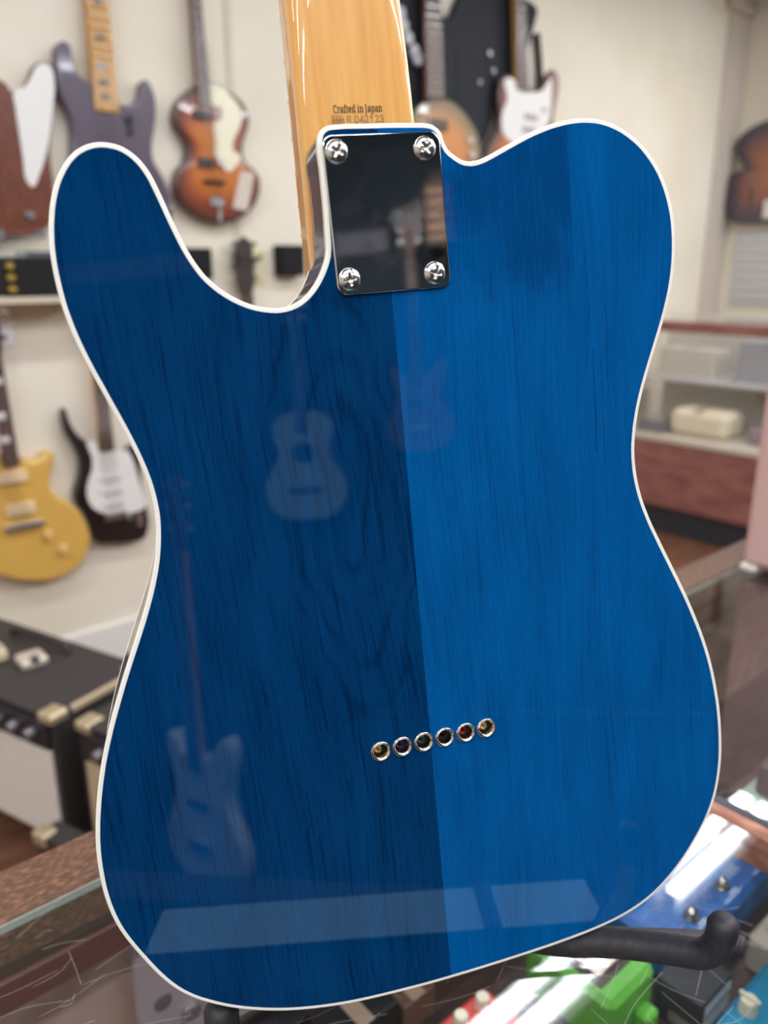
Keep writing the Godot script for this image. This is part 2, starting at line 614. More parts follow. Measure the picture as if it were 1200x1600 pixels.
	part(g, "pickguard", slab(poly([34, 402, 90, 398, 126, 362, 122, 305, 75, 258, 0, 236, -62, 242, -98, 270, -78, 306, -48, 330, -33, 338, 32, 338], 2), z - 0.0028, z, 0.0006, 2, false), mat("guard_white", hexc("e4dfda"), 0.35))
	part(g, "bridge_plate", box(Vector3(-0.043, 0.095, z - 0.003), Vector3(0.043, 0.185, z), 0.001), steel)
	for y in [0.170, 0.305]:
		part(g, "pickup", box(Vector3(-0.036, y - 0.009, z - 0.010), Vector3(0.036, y + 0.009, z), 0.003), mat("gloss_black", hexc("120f12"), 0.3, 0.0, 1.0))
	part(g, "control_plate", box(Vector3(-0.098, 0.075, z - 0.002), Vector3(-0.066, 0.230, z), 0.001), steel)
	for y in [0.110, 0.155]:
		part(g, "control_knob", lathe([[0, 0], [0.0095, 0], [0.0095, -0.016], [0, -0.017]], 20, false), steel, Vector3(-0.082, y, z - 0.002))
	for i in 6:
		var x := (i - 2.5)
		part(g, "string", tube([Vector3(x * 0.0070, 0.796, -0.0568), Vector3(x * 0.0106, 0.135, -0.0590)], [0.0004, 0.0004], 5), fret)
	# headstock with six tuners in line, above the frame
	var hs := part(g, "headstock", slab(poly([-21, 796, -24, 815, -34, 835, -36, 860, -30, 960, -20, 985, 5, 992, 22, 975, 30, 950, 22, 925, 18, 880, 19, 830, 21, 796], 3), -0.048, -0.034, 0.002), maple)
	for k in 6:
		part(hs, "tuner", box(Vector3(-0.045, 0.842 + 0.0235 * k, -0.036), Vector3(-0.014, 0.856 + 0.0235 * k, -0.024), 0.003), steel)

func guitar_stand() -> void:
	var s := thing("guitar_stand", "black rubber-coated guitar stand under the blue guitar on the glass counter", "stand", Vector3(0.285, 0.88, -0.31))
	var o := s.position
	var rub := tex_mat("stand_rubber", noise_tex([[0.0, hexc("1b181b")], [0.6, hexc("2a2528")], [1.0, hexc("40393b")]], 0.05, 9), Vector3(12, 12, 12), 0.5)
	var hub := Vector3(0.277, 0.921, -0.300)
	part(s, "hub", slab(round_rect(0.05, 0.05, 0.012), -0.02, 0.02, 0.004), rub, hub - o)
	# right arm, coming forward below the body and turning up at its end
	var p := curve([hub, Vector3(0.300, 0.936, -0.222), Vector3(0.3205, 0.9505, -0.180), Vector3(0.331, 0.9575, -0.157), Vector3(0.3365, 0.9635, -0.1405), Vector3(0.3385, 0.972, -0.1345), Vector3(0.3387, 0.9815, -0.133)], 6)
	for i in p.size():
		p[i] -= o
	var r := filled(p.size(), 0.0076)
	var n := p.size()
	p.append(p[n - 1] + Vector3(0, 0.0045, 0))
	r.append(0.0077)
	p.append(p[n - 1] + Vector3(0, 0.0080, 0))
	r.append(0.0060)
	p.append(p[n - 1] + Vector3(0, 0.0094, 0))
	r.append(0.0034)
	part(s, "arm", tube(p, r, 22), rub)
	# left arm
	p = curve([hub, Vector3(0.200, 0.922, -0.285), Vector3(0.152, 0.926, -0.282), Vector3(0.1385, 0.930, -0.277), Vector3(0.1365, 0.9345, -0.2755)], 6)
	for i in p.size():
		p[i] -= o
	part(s, "arm", tube(p, filled(p.size(), 0.0078), 18), rub)
	part(s, "arm_pad", tube([Vector3(0.141, 0.905, -0.290) - o, Vector3(0.141, 0.944, -0.288) - o, Vector3(0.141, 0.949, -0.288) - o], [0.0088, 0.0088, 0.006], 20), rub)
	# legs that lie on the glass
	for e in [[Vector3(0.425, 0.8865, -0.176), Vector3(0.440, 0.8865, -0.157)], [Vector3(0.150, 0.8865, -0.318), Vector3(0.138, 0.8865, -0.322)], [Vector3(0.325, 0.8865, -0.450), Vector3(0.330, 0.8865, -0.462)]]:
		var q := curve([hub, hub.lerp(e[0], 0.3) * Vector3(1, 0, 1) + Vector3(0, 0.897, 0), e[0], e[1]], 5)
		for i in q.size():
			q[i] -= o
		var rr := filled(q.size(), 0.0062)
		rr[-1] = 0.004
		part(s, "leg", tube(q, rr, 14), rub)
	part(s, "upright", tube([hub - o, Vector3(0.305, 1.18, -0.365) - o], [0.009, 0.009], 16), rub)

# ---------------------------------------------------------------- the counter
func counter() -> void:
	var c := thing("display_counter", "long glass-topped wooden showcase counter that the blue guitar stands on", "counter", Vector3(0.4, 0, -0.27))
	var o := c.position
	var worn := tex_mat("worn_wood", noise_tex([[0.0, hexc("40281b")], [0.40, hexc("5a3b29")], [0.62, hexc("6e4a34")], [0.80, hexc("8a6145")], [1.0, hexc("b98d66")]], 0.06, 4, 512, 512, 6), Vector3(3.0, 9.0, 9.0), 0.55)
	var brown := tex_mat("case_wood", noise_tex([[0.0, hexc("4f2e22")], [0.5, hexc("6b4433")], [1.0, hexc("84594a")]], 0.02, 6, 256, 256, 5), Vector3(1.0, 9.0, 9.0), 0.5)
	var inside := tex_mat("case_lining", noise_tex([[0.0, hexc("a5836f")], [0.5, hexc("b9978a")], [1.0, hexc("cbaea2")]], 0.03, 8), Vector3(2.0, 2.0, 9.0), 0.6)
	var x0 := -1.6
	var x1 := 1.95
	part(c, "back_strip", box(Vector3(x0, 0.845, -0.545), Vector3(x1, 0.882, -0.492), 0.003), worn, -o)
	part(c, "front_strip", box(Vector3(x0, 0.845, -0.060), Vector3(x1, 0.880, -0.020), 0.003), mat("strip_dark", hexc("2a211e"), 0.5), -o)
	part(c, "back_panel", box(Vector3(x0, 0.10, -0.540), Vector3(x1, 0.845, -0.520), 0.002), inside, -o)
	part(c, "front_panel", box(Vector3(x0, 0.10, -0.050), Vector3(x1, 0.845, -0.030), 0.002), brown, -o)
	part(c, "end_panel", box(Vector3(x0, 0.10, -0.520), Vector3(x0 + 0.02, 0.845, -0.050), 0.002), brown, -o)
	part(c, "end_panel", box(Vector3(x1 - 0.02, 0.10, -0.520), Vector3(x1, 0.845, -0.050), 0.002), brown, -o)
	part(c, "plinth", box(Vector3(x0 + 0.02, 0.0, -0.50), Vector3(x1 - 0.02, 0.10, -0.08), 0.002), mat("plinth_black", hexc("1b191a"), 0.6), -o)
	part(c, "inner_rail", box(Vector3(x0 + 0.02, 0.797, -0.520), Vector3(x1 - 0.02, 0.828, -0.500), 0.003), mat("rail_red", hexc("6e4136"), 0.5), -o)
	part(c, "shelf", box(Vector3(x0 + 0.02, 0.600, -0.520), Vector3(x1 - 0.02, 0.620, -0.050), 0.002), tex_mat("shelf_brown", noise_tex([[0.0, hexc("35241f")], [0.5, hexc("48332c")], [1.0, hexc("5a423a")]], 0.03, 12), Vector3(2.0, 2.0, 9.0), 0.5), -o)
	var door := part(c, "sliding_door", box(Vector3(0.178, 0.622, -0.520), Vector3(0.95, 0.795, -0.512), 0.002), mat("door_lilac", hexc("b3a2a4"), 0.45), -o)
	part(door, "lock", knob(0.008, 0.006), mat("hardware_chrome", hexc("d6d6da"), 0.25, 1.0), Vector3(0.222, 0.690, -0.512))
	part(door, "finger_hole", knob(0.008, 0.001), mat("hole_grey", hexc("6c6266"), 0.6), Vector3(0.199, 0.715, -0.512))
	# divider between the two panes
	part(c, "divider", box(Vector3(0.556, 0.850, -0.492), Vector3(0.570, 0.8830, -0.061), 0.003), tex_mat("divider_wood", noise_tex([[0.0, hexc("7a4a38")], [0.6, hexc("a06a52")], [1.0, hexc("c9967a")]], 0.05, 14), Vector3(6, 6, 2), 0.5), -o)
	part(c, "divider_channel", box(Vector3(0.570, 0.850, -0.492), Vector3(0.580, 0.8820, -0.061), 0.002), mat("channel_metal", hexc("3b3c44"), 0.35, 0.7), -o)
	var glass := mat("counter_glass", Color(0.55, 0.62, 0.58, 0.012), 0.02)
	glass.metallic_specular = 0.5
	glass.transparency = BaseMaterial3D.TRANSPARENCY_ALPHA
	var green := mat("glass_edge", hexc("a3ad9f"), 0.15, 0.0, 1.0)
	for x in [[x0, 0.556], [0.580, x1]]:
		part(c, "glass_pane", box(Vector3(x[0], 0.8735, -0.4911), Vector3(x[1], 0.880, -0.061), 0.0005), glass, -o)
		part(c, "glass_edge", box(Vector3(x[0], 0.8735, -0.4920), Vector3(x[1], 0.880, -0.4911), 0.0005), green, -o)
	# scratches worn into the glass
	var rng := RandomNumberGenerator.new()
	rng.seed = 5
	var st := st_new()
	for k in 260:
		var a := Vector3(rng.randf_range(0.02, 0.56), 0.8801, rng.randf_range(-0.48, -0.12))
		var ang := rng.randf_range(-0.5, 0.5) + (0.0 if k % 3 else 1.2)
		var l := rng.randf_range(0.01, 0.07)
		var b := a + Vector3(cos(ang) * l, 0, sin(ang) * l)
		var m := (a + b) / 2 + Vector3(rng.randf_range(-0.004, 0.004), 0, rng.randf_range(-0.004, 0.004))
		add_tube(st, curve([a, m, b], 4), filled(9, 0.00009), 4, false)
	var sc := part(c, "scratches", done(st), mat("scratch", hexc("b7aca2"), 0.6), -o)
	sc.set_meta("kind", "stuff")

func card_strip() -> void:
	# lies on the counter below the picture; the lacquer of the guitar mirrors it
	var s := thing("card_strip", "pale blue card strip lying along the near edge of the counter", "card", Vector3(0.165, 0.8802, -0.066), -0.23)
	var blue := mat("card_blue", hexc("93c0ce"), 0.6)
	part(s, "card", box(Vector3(-0.165, 0, -0.027), Vector3(0.074, 0.0012, 0.027), 0.0004), blue)
	part(s, "card", box(Vector3(0.086, 0, -0.027), Vector3(0.160, 0.0012, 0.027), 0.0004), blue)
	part(s, "clip", box(Vector3(0.074, 0, -0.029), Vector3(0.086, 0.004, 0.029), 0.001), mat("joint_dark", hexc("2c2a2b"), 0.5))

func pedal_knob(parent: Node3D, at: Vector3, col: String, r := 0.008, h := 0.012) -> void:
	var k := part(parent, "knob", knob(r, h), mat("knob_" + col, hexc(col), 0.4), at)
	k.rotation.x = -PI / 2

func foot_switch(parent: Node3D, at: Vector3) -> void:
	var k := part(parent, "foot_switch", lathe([[0, 0], [0.0085, 0], [0.0085, 0.002], [0.0062, 0.003], [0.0062, 0.006], [0.0045, 0.010], [0, 0.011]], 18), mat("switch_chrome", hexc("e3d8cb"), 0.15, 1.0), at)
	k.rotation.x = -PI / 2

func showcase_things() -> void:
	# green overdrive with a silver treadle
	var g := thing("effects_pedal", "bright green overdrive pedal with a silver treadle under the glass", "pedal", Vector3(0.540, 0.620, -0.315))
	var green := mat("pedal_green", hexc("5fae3a"), 0.4)
	part(g, "housing", box(Vector3(-0.036, 0.003, -0.062), Vector3(0.036, 0.062, 0.036), 0.006), green)
	part(g, "base_plate", box(Vector3(-0.035, 0.0, -0.060), Vector3(0.035, 0.003, 0.034), 0.001), mat("pedal_black", hexc("1c1b1d"), 0.6))
	part(g, "treadle_well", box(Vector3(-0.027, 0.0615, -0.022), Vector3(0.027, 0.0635, 0.018), 0.001), mat("well_grey", hexc("4a3f3a"), 0.7))
	var tr := part(g, "treadle", slab(round_rect(0.044, 0.030, 0.003), 0.0, 0.005, 0.0015), mat("treadle_silver", hexc("c9bfb4"), 0.3, 0.9), Vector3(0, 0.0635, -0.003))
	tr.rotation.x = -PI / 2
	part(g, "jack", box(Vector3(0.000, 0.012, 0.036), Vector3(0.020, 0.034, 0.052), 0.003), green)
	for k in 3:
		pedal_knob(g, Vector3(-0.02 + 0.02 * k, 0.062, -0.046), "1a1a1c", 0.006)
	# long blue multi-effects unit
	var b := thing("multi_effects_pedal", "long blue multi-effects floor unit with chrome foot switches and white lettering", "pedal", Vector3(0.732, 0.620, -0.308))
	var blue := tex_mat("unit_blue", noise_tex([[0.0, hexc("0e4f9a")], [0.5, hexc("1566b4")], [1.0, hexc("2f86cc")]], 0.02, 41), Vector3(5, 5, 5), 0.35)
	part(b, "housing", box(Vector3(-0.118, 0.0, -0.060), Vector3(0.130, 0.048, 0.036), 0.006), blue)
	var white := mat("print_white", hexc("cfdcf0"), 0.5)
	for x in [-0.066, -0.002, 0.062]:
		foot_switch(b, Vector3(x, 0.048, 0.014))
		part(b, "caption", box(Vector3(x - 0.020, 0.0481, 0.0270), Vector3(x + 0.012, 0.0484, 0.0285), 0.0001), white)
		part(b, "caption", box(Vector3(x - 0.004, 0.0481, 0.0235), Vector3(x + 0.010, 0.0484, 0.0255), 0.0001), white)
	var brand := part(b, "lettering", lettering("MOOER", 0.012, 0.0004), white, Vector3(0.018, 0.0484, 0.0100))
	brand.rotation.x = -PI / 2
	for k in 2:
		var e := part(b, "ornament", tube(curve([Vector3(-0.044 + 0.012 * k, 0.0484, 0.008), Vector3(-0.038 + 0.012 * k, 0.0484, 0.002), Vector3(-0.032 + 0.012 * k, 0.0484, 0.008), Vector3(-0.038 + 0.012 * k, 0.0484, 0.014), Vector3(-0.044 + 0.012 * k, 0.0484, 0.008)], 5), filled(21, 0.0007), 6), mat("ornament_lilac", hexc("8f8fc4"), 0.5))
	for k in 4:
		pedal_knob(b, Vector3(-0.085 + 0.05 * k, 0.048, -0.035), "24303f", 0.007)
	# black carton with a pale label
	var c := thing("pedal_carton", "small black cardboard box with a pale grey label beside the green pedal", "box", Vector3(0.607, 0.620, -0.250))
	part(c, "carton", box(Vector3(-0.028, 0, -0.030), Vector3(0.028, 0.046, 0.016), 0.001), mat("carton_black", hexc("25242a"), 0.5))
	part(c, "label_sticker", box(Vector3(-0.022, 0.008, 0.0161), Vector3(0.026, 0.040, 0.0164), 0.0001), mat("label_grey", hexc("e2e0e0"), 0.5))
	part(c, "label_stripe", box(Vector3(-0.020, 0.026, 0.0165), Vector3(0.024, 0.029, 0.0167), 0.0001), mat("label_dark", hexc("6f6c70"), 0.5))
	part(c, "small_sticker", box(Vector3(-0.0284, 0.006, -0.014), Vector3(-0.0281, 0.018, 0.010), 0.0001), mat("label_brown", hexc("7f736c"), 0.5))
	# teal pedal with cream knobs
	var t := thing("effects_pedal", "teal effects pedal with cream pointer knobs and pale script lettering", "pedal", Vector3(0.640, 0.620, -0.178))
	part(t, "housing", box(Vector3(-0.060, 0, -0.045), Vector3(0.075, 0.040, 0.048), 0.006), mat("pedal_teal", hexc("1586ab"), 0.35))
	var cream := mat("knob_cream", hexc("e9e0c6"), 0.4)
	for q in [Vector3(-0.028, 0.04, -0.030), Vector3(0.045, 0.04, -0.030), Vector3(0.010, 0.04, 0.032)]:
		var k := part(t, "knob", knob(0.0085, 0.014), cream, q)
		k.rotation.x = -PI / 2
		part(k, "pointer", box(Vector3(-0.0018, -0.0095, 0.013), Vector3(0.0018, 0.0095, 0.0175), 0.0008), cream)
	var script := mat("print_pale", hexc("a9dcf0"), 0.5)
	var sp := st_new()
	for w in [[[-0.012, 0.014], [-0.016, -0.004], [-0.008, -0.016], [0.000, -0.012]], [[-0.010, -0.002], [0.002, -0.006], [0.010, -0.016], [0.006, -0.004], [0.004, 0.008]], [[0.006, 0.004], [0.014, -0.010], [0.013, 0.002], [0.018, 0.002], [0.024, -0.010], [0.022, 0.004]], [[-0.004, 0.010], [0.008, 0.012], [0.022, 0.010]]]:
		var v := []
		for q in w:
			v.append(Vector3(q[0] + 0.004, 0.0402, q[1]))
		var cv := curve(v, 5)
		add_tube(sp, cv, filled(cv.size(), 0.0009), 6)
	part(t, "script_lettering", done(sp), script)
	foot_switch(t, Vector3(-0.038, 0.04, 0.020))
	# cream two-knob box behind the carton
	var d := thing("preamp_box", "small beige preamp box with cream knobs behind the teal pedal", "pedal", Vector3(0.745, 0.620, -0.222))
	part(d, "housing", box(Vector3(-0.050, 0, -0.026), Vector3(0.075, 0.042, 0.034), 0.004), mat("box_beige", hexc("b9aa98"), 0.5))
	for q in [Vector3(-0.030, 0.042, -0.008), Vector3(0.005, 0.042, 0.016)]:
		var k := part(d, "knob", knob(0.010, 0.016), cream, q)
		k.rotation.x = -PI / 2
	# things at the near edge of the shelf
	var r := thing("effects_pedal", "red effects pedal at the bottom edge of the picture", "pedal", Vector3(0.418, 0.620, -0.345))
	part(r, "housing", box(Vector3(-0.034, 0, -0.036), Vector3(0.034, 0.044, 0.05), 0.006), mat("pedal_red", hexc("d8402e"), 0.35))
	foot_switch(r, Vector3(0, 0.044, 0.02))
	for k in 2:
		pedal_knob(r, Vector3(-0.014 + 0.028 * k, 0.044, -0.02), "e9e0c6", 0.007)
	var bx := [["dark brown cardboard box lying under the glass, nearest the green pedal", Vector3(0.465, 0.62, -0.450), Vector3(0.08, 0.045, 0.06), "4d3932"], ["black plastic-wrapped box under the glass between two brown ones", Vector3(0.340, 0.62, -0.455), Vector3(0.07, 0.05, 0.08), "1d1a1c"], ["brown cardboard box with a tan band under the glass", Vector3(0.402, 0.62, -0.450), Vector3(0.04, 0.035, 0.07), "6b5142"]]
	for q in bx:
		var k := thing("cardboard_box", q[0], "box", q[1])
		var h: Vector3 = q[2]
		part(k, "carton", box(Vector3(-h.x / 2, 0, -h.z / 2), Vector3(h.x / 2, h.y, h.z / 2), 0.001), mat("carton_" + q[3], hexc(q[3]), 0.45))
		part(k, "tape", box(Vector3(-0.008, h.y, -h.z / 2), Vector3(0.008, h.y + 0.0004, h.z / 2), 0.0001), mat("tape_tan", hexc("b29a80"), 0.4))
	# second showcase bay: a glass shelf and a dark gadget on it
	var gs := thing("glass_shelf", "green-edged glass shelf inside the right end of the counter", "shelf", Vector3(0.80, 0.790, -0.25))
	part(gs, "plate", box(Vector3(-0.105, 0, -0.036), Vector3(0.30, 0.008, 0.16), 0.001), mat("shelf_glass", hexc("a9c9b4"), 0.12, 0.0, 1.0))
	for q in [Vector3(0.10, -0.17, -0.02), Vector3(0.28, -0.17, -0.02), Vector3(0.10, -0.17, 0.14), Vector3(0.28, -0.17, 0.14)]:
		part(gs, "post", tube([q, q + Vector3(0, 0.17, 0)], [0.006, 0.006], 10), mat("post_steel", hexc("8d8a8a"), 0.3, 0.9))
	var gd := thing("tuner_unit", "dark grey gadget with white knobs on the green-edged glass shelf", "gadget", Vector3(0.785, 0.798, -0.235))
	part(gd, "housing", box(Vector3(-0.06, 0, -0.04), Vector3(0.10, 0.035, 0.05), 0.003), mat("gadget_dark", hexc("4a3c44"), 0.45))
	for x in [-0.02, 0.015, 0.05]:
		pedal_knob(gd, Vector3(x, 0.035, -0.012), "e6e6de", 0.009, 0.012)
	# salmon covered case on the counter
	var cs := thing("amplifier_case", "tall salmon-pink fabric-covered case standing on the counter at right", "case", Vector3(1.285, 0.880, -0.33))
	var salmon := tex_mat("salmon_fabric", noise_tex([[0.0, hexc("c29892")], [0.5, hexc("cda49d")], [1.0, hexc("d6b0a9")]], 0.12, 19), Vector3(9, 9, 9), 0.7)
	part(cs, "body", box(Vector3(-0.18, 0.006, -0.157), Vector3(0.22, 0.36, 0.157), 0.010), salmon)
	part(cs, "handle", tube(curve([Vector3(-0.05, 0.358, 0), Vector3(-0.045, 0.385, 0), Vector3(0.07, 0.385, 0), Vector3(0.075, 0.358, 0)], 5), filled(16, 0.008), 10), mat("handle_brown", hexc("5a4038"), 0.5))
	for q in [Vector3(-0.165, 0, -0.145), Vector3(-0.165, 0, 0.145), Vector3(0.2, 0, -0.145), Vector3(0.2, 0, 0.145)]:
		part(cs, "foot", box(q + Vector3(-0.018, 0, -0.012), q + Vector3(0.018, 0.010, 0.012), 0.002), mat("foot_white", hexc("d9d0c6"), 0.5))

# ---------------------------------------------------------------- instruments on the walls
func bar(parent: Node3D, called: String, c: Vector2, w: float, h: float, z0: float, z1: float, m: Material, r := 0.001) -> MeshInstance3D:
	return part(parent, called, box(Vector3(c.x - w / 2, c.y - h / 2, z0), Vector3(c.x + w / 2, c.y + h / 2, z1), r), m)

func lerp_edge(q: PackedVector2Array, t: float) -> Array:
	return [q[0].lerp(q[3], t), q[1].lerp(q[2], t)]

# neck with fretboard, frets, strings; q = top left, top right, bottom right, bottom left; it is carried on beyond the top to the nut
func hung_neck(g: Node3D, flat: Array, z: float, board: Material, back: Material, head: Material, up := 0.35, strings := 4, wood_side := true) -> void:
	var q := poly(flat, 1)
	# sort into top left, top right, bottom right, bottom left
	var s := Array(q)
	s.sort_custom(func(a, b): return a.y > b.y)
	var top := [s[0], s[1]]
	var bot := [s[2], s[3]]
	top.sort_custom(func(a, b): return a.x < b.x)
	bot.sort_custom(func(a, b): return a.x < b.x)
	var ml: Vector2 = (top[0] + top[1]) / 2
	var mb: Vector2 = (bot[0] + bot[1]) / 2
	var dir: Vector2 = (ml - mb).normalized()
	var w0: float = bot[0].distance_to(bot[1])
	var nut: Vector2 = ml + dir * up
	var nx := Vector2(dir.y, -dir.x)
	var w1 := w0 * 0.72
	var quad4 := PackedVector2Array([mb - nx * w0 / 2, mb + nx * w0 / 2, nut + nx * w1 / 2, nut - nx * w1 / 2])
	part(g, "neck", slab(quad4, z - 0.012, z + 0.006, 0.004, 3, false), back)
	part(g, "fretboard", slab(quad4, z + 0.006, z + 0.011, 0.001, 2, false), board)
	var wire := mat("fret_wire", hexc("c9c6bf"), 0.25, 1.0)
	var len_ := nut.distance_to(mb)
	for n in range(1, 21):
		var d := len_ * 1.42 * (1.0 - pow(2.0, -n / 12.0))
		if d > len_ * 0.985:
			break
		var c := nut - dir * d
		var wd := lerpf(w1, w0, d / len_)
		var f := part(g, "fret", cbox(Vector3(wd * 0.98, 0.0022, 0.0014), 0.0005), wire, Vector3(c.x, c.y, z + 0.0113))
		f.rotation.z = dir.angle() - PI / 2
	var hp := PackedVector2Array([nut - nx * w1 / 2, nut + nx * w1 / 2, nut + dir * 0.04 + nx * w1 * 0.8, nut + dir * 0.17 + nx * w1 * 0.75, nut + dir * 0.19, nut + dir * 0.17 - nx * w1 * 0.75, nut + dir * 0.04 - nx * w1 * 0.8])
	var hs := part(g, "headstock", slab(hp, z - 0.012, z + 0.003, 0.002, 2, false), head)
	for k in strings:
		var e := nut + dir * (0.055 + 0.11 * floorf(k / 2.0) / maxf(1.0, strings / 2.0 - 1)) + nx * w1 * (0.95 if k % 2 else -0.95)
		part(hs, "tuner", cbox(Vector3(0.022, 0.016, 0.010), 0.003), mat("tuner_chrome", hexc("c8c5c0"), 0.2, 1.0), Vector3(e.x, e.y, z - 0.004))

func strings_on(g: Node3D, top: Vector2, bottom: Vector2, w: float, n: int, z: float) -> void:
	for k in n:
		var x := (k - (n - 1) / 2.0) * w / (n - 1)
		part(g, "string", tube([Vector3(top.x + x * 0.8, top.y, z), Vector3(bottom.x + x, bottom.y, z)], [0.0008, 0.0008], 5), mat("string_steel", hexc("a9a29a"), 0.3, 1.0))

func spots(flat: Array) -> Array:
	var a := []
	for i in range(0, flat.size(), 2):
		a.append(Vector2(flat[i], flat[i + 1]) * MM)
	return a

func hanger(at: Vector3, label: String) -> void:
	var h := thing("wall_hanger", label, "hanger", at, 0.0, "guitar hangers above the frame")
	var m := mat("hanger_black", hexc("1c1b1c"), 0.5)
	part(h, "plate", box(Vector3(-0.02, -0.03, 0), Vector3(0.02, 0.03, 0.008), 0.002), m)
	for s in [-1, 1]:
		part(h, "prong", tube(curve([Vector3(0, 0, 0.006), Vector3(s * 0.035, 0, 0.02), Vector3(s * 0.035, 0.002, 0.075), Vector3(s * 0.035, 0.012, 0.08)], 4), filled(13, 0.006), 8), m)

func wall_instruments() -> void:
	var chrome := mat("hardware_chrome", hexc("d6d6da"), 0.25, 1.0)
	var black := mat("gloss_black", hexc("120f12"), 0.3, 0.0, 1.0)
	var white := mat("guard_white", hexc("e4dfda"), 0.35)
	var cream := mat("guard_cream", hexc("e8dfc4"), 0.35)
	var rose := tex_mat("rosewood", noise_tex([[0.0, hexc("3a2823")], [0.6, hexc("58403a")], [1.0, hexc("6f554d")]], 0.03, 31), Vector3(20, 4, 20), 0.5)
	var maple := tex_mat("bass_maple", noise_tex([[0.0, hexc("b87f34")], [0.5, hexc("cd9545")], [1.0, hexc("d9a457")]], 0.03, 32), Vector3(14, 2, 14), 0.4)
	var mahog := tex_mat("mahogany", noise_tex([[0.0, hexc("4a2416")], [0.5, hexc("6e3822")], [1.0, hexc("85492e")]], 0.03, 33), Vector3(14, 2, 14), 0.35, 0.8)
	var dye := mat("burst_dye", Color.WHITE, 0.35, 0.0, 1.0)
	dye.vertex_color_use_as_albedo = true
	var burst := [Color(0.62, 0.20, 0.028), Color(0.50, 0.14, 0.018), Color(0.26, 0.05, 0.010), Color(0.07, 0.012, 0.008)]
	var fade := [0.0, 0.55, 0.80, 1.0]
	var zb := 0.002
	var zf := 0.045
	# purple-grey bass
	var g := thing("bass_guitar", "purple-grey solid body bass with a maple neck hanging on the wall", "bass", Vector3(1.05, 1.40, -2.5))
	part(g, "body", slab(poly([-118, 463, -113, 483, -96, 496, -79, 493, -73, 462, -66, 427, -52, 409, -32, 403, 8, 388, 48, 359, 76, 354, 102, 366, 120, 393, 128, 424, 141, 432, 157, 415, 167, 382, 166, 347, 157, 302, 145, 257, 146, 212, 167, 178, 189, 129, 199, 78, 186, 30, 151, -8, 90, -38, 17, -48, -62, -43, -116, -19, -135, 20, -141, 67, -132, 115, -116, 167, -101, 219, -96, 265, -97, 294, -105, 325, -119, 356, -122, 396, -121, 435]), zb, zf, 0.008), mat("purple_finish", hexc("594b5b"), 0.3, 0.0, 0.6))
	hung_neck(g, [-12, 609, 34, 618, 45, 334, -27, 326], zf - 0.004, maple, maple, maple, 0.30, 4)
	var s := spots([10, 607, 7, 520, 5, 447, 5, 404, 7, 367, 72, 307, 180, 78])
	for k in 5:
		bar(g, "block_inlay", s[k], 0.028, 0.014, zf + 0.0065, zf + 0.0075, black, 0.0005)
	var rest := part(g, "thumb_rest", slab(poly([-8, 20, 12, 22, 16, 6, 8, -8, 14, -24, 4, -34, -6, -24, 0, -8, -10, 4]), zf, zf + 0.010, 0.002), black)
	rest.position = Vector3(s[5].x, s[5].y, 0)
	part(g, "volume_knob", knob(0.012, 0.018), chrome, Vector3(s[6].x, s[6].y, zf))
	bar(g, "pickup", Vector2(0.01, 0.22), 0.10, 0.03, zf, zf + 0.008, black)
	bar(g, "bridge", Vector2(0.01, 0.10), 0.08, 0.04, zf, zf + 0.012, chrome)
	strings_on(g, Vector2(0.005, 0.60), Vector2(0.01, 0.10), 0.055, 4, zf + 0.014)
	# mahogany bass with a white guard at the left edge
	g = thing("bass_guitar", "brown mahogany bass with a pointed white pickguard at the left edge", "bass", Vector3(0.70, 1.42, -2.5))
	part(g, "body", slab(poly([50, 360, 89, 350, 101, 332, 134, 348, 157, 380, 175, 410, 194, 420, 217, 412, 221, 375, 213, 318, 200, 252, 188, 202, 185, 160, 186, 118, 184, 63, 170, 7, 131, -24, 64, -38, -20, -40, -98, -26, -138, 12, -137, 67, -106, 127, -67, 187, -71, 240, -75, 284, -48, 317, 1, 338]), zb, zf, 0.008), mahog)
	part(g, "pickguard", slab(poly([106, 334, 134, 346, 156, 374, 175, 404, 193, 413, 211, 403, 217, 374, 210, 325, 195, 259, 174, 188, 150, 133, 123, 94, 112, 105, 108, 162, 106, 223, 104, 290]), zf, zf + 0.003, 0.0008), white)
	hung_neck(g, [-75, 460, -15, 460, -10, 250, -85, 250], zf - 0.004, rose, mahog, mahog, 0.40, 4)
	bar(g, "pickup", Vector2(-0.02, 0.17), 0.10, 0.035, zf, zf + 0.010, mat("pickup_grey", hexc("8d8078"), 0.3, 0.6))
	bar(g, "pickup", Vector2(-0.02, 0.075), 0.10, 0.035, zf, zf + 0.010, mat("pickup_dark", hexc("4b4442"), 0.3, 0.6))
	bar(g, "bridge", Vector2(-0.02, -0.035), 0.10, 0.03, zf, zf + 0.014, chrome)
	part(g, "volume_knob", knob(0.013, 0.016), chrome, Vector3(0.105, 0.02, zf))
	part(g, "volume_knob", knob(0.013, 0.016), chrome, Vector3(0.130, -0.03, zf))
	strings_on(g, Vector2(-0.045, 0.45), Vector2(-0.02, -0.03), 0.06, 4, zf + 0.016)
	# violin bass
	g = thing("violin_bass", "violin-shaped sunburst bass with a cream pickguard hanging on the wall", "bass", Vector3(1.40, 1.44, -2.5))
	var vp := poly([-50, 395, -78, 376, -102, 354, -117, 331, -125, 305, -123, 280, -113, 263, -96, 245, -88, 224, -90, 195, -102, 171, -123, 150, -134, 124, -137, 94, -129, 65, -108, 40, -78, 21, -40, 6, 5, -1, 47, 2, 90, 17, 131, 43, 159, 76, 172, 112, 171, 147, 155, 170, 130, 185, 116, 201, 111, 228, 117, 258, 132, 286, 140, 317, 135, 346, 120, 368, 92, 387, 60, 402, 29, 411, -2, 413])
	part(g, "body", slab(vp, zb, zf, 0.006), mat("violin_side", hexc("4a1d12"), 0.35, 0.0, 0.8))
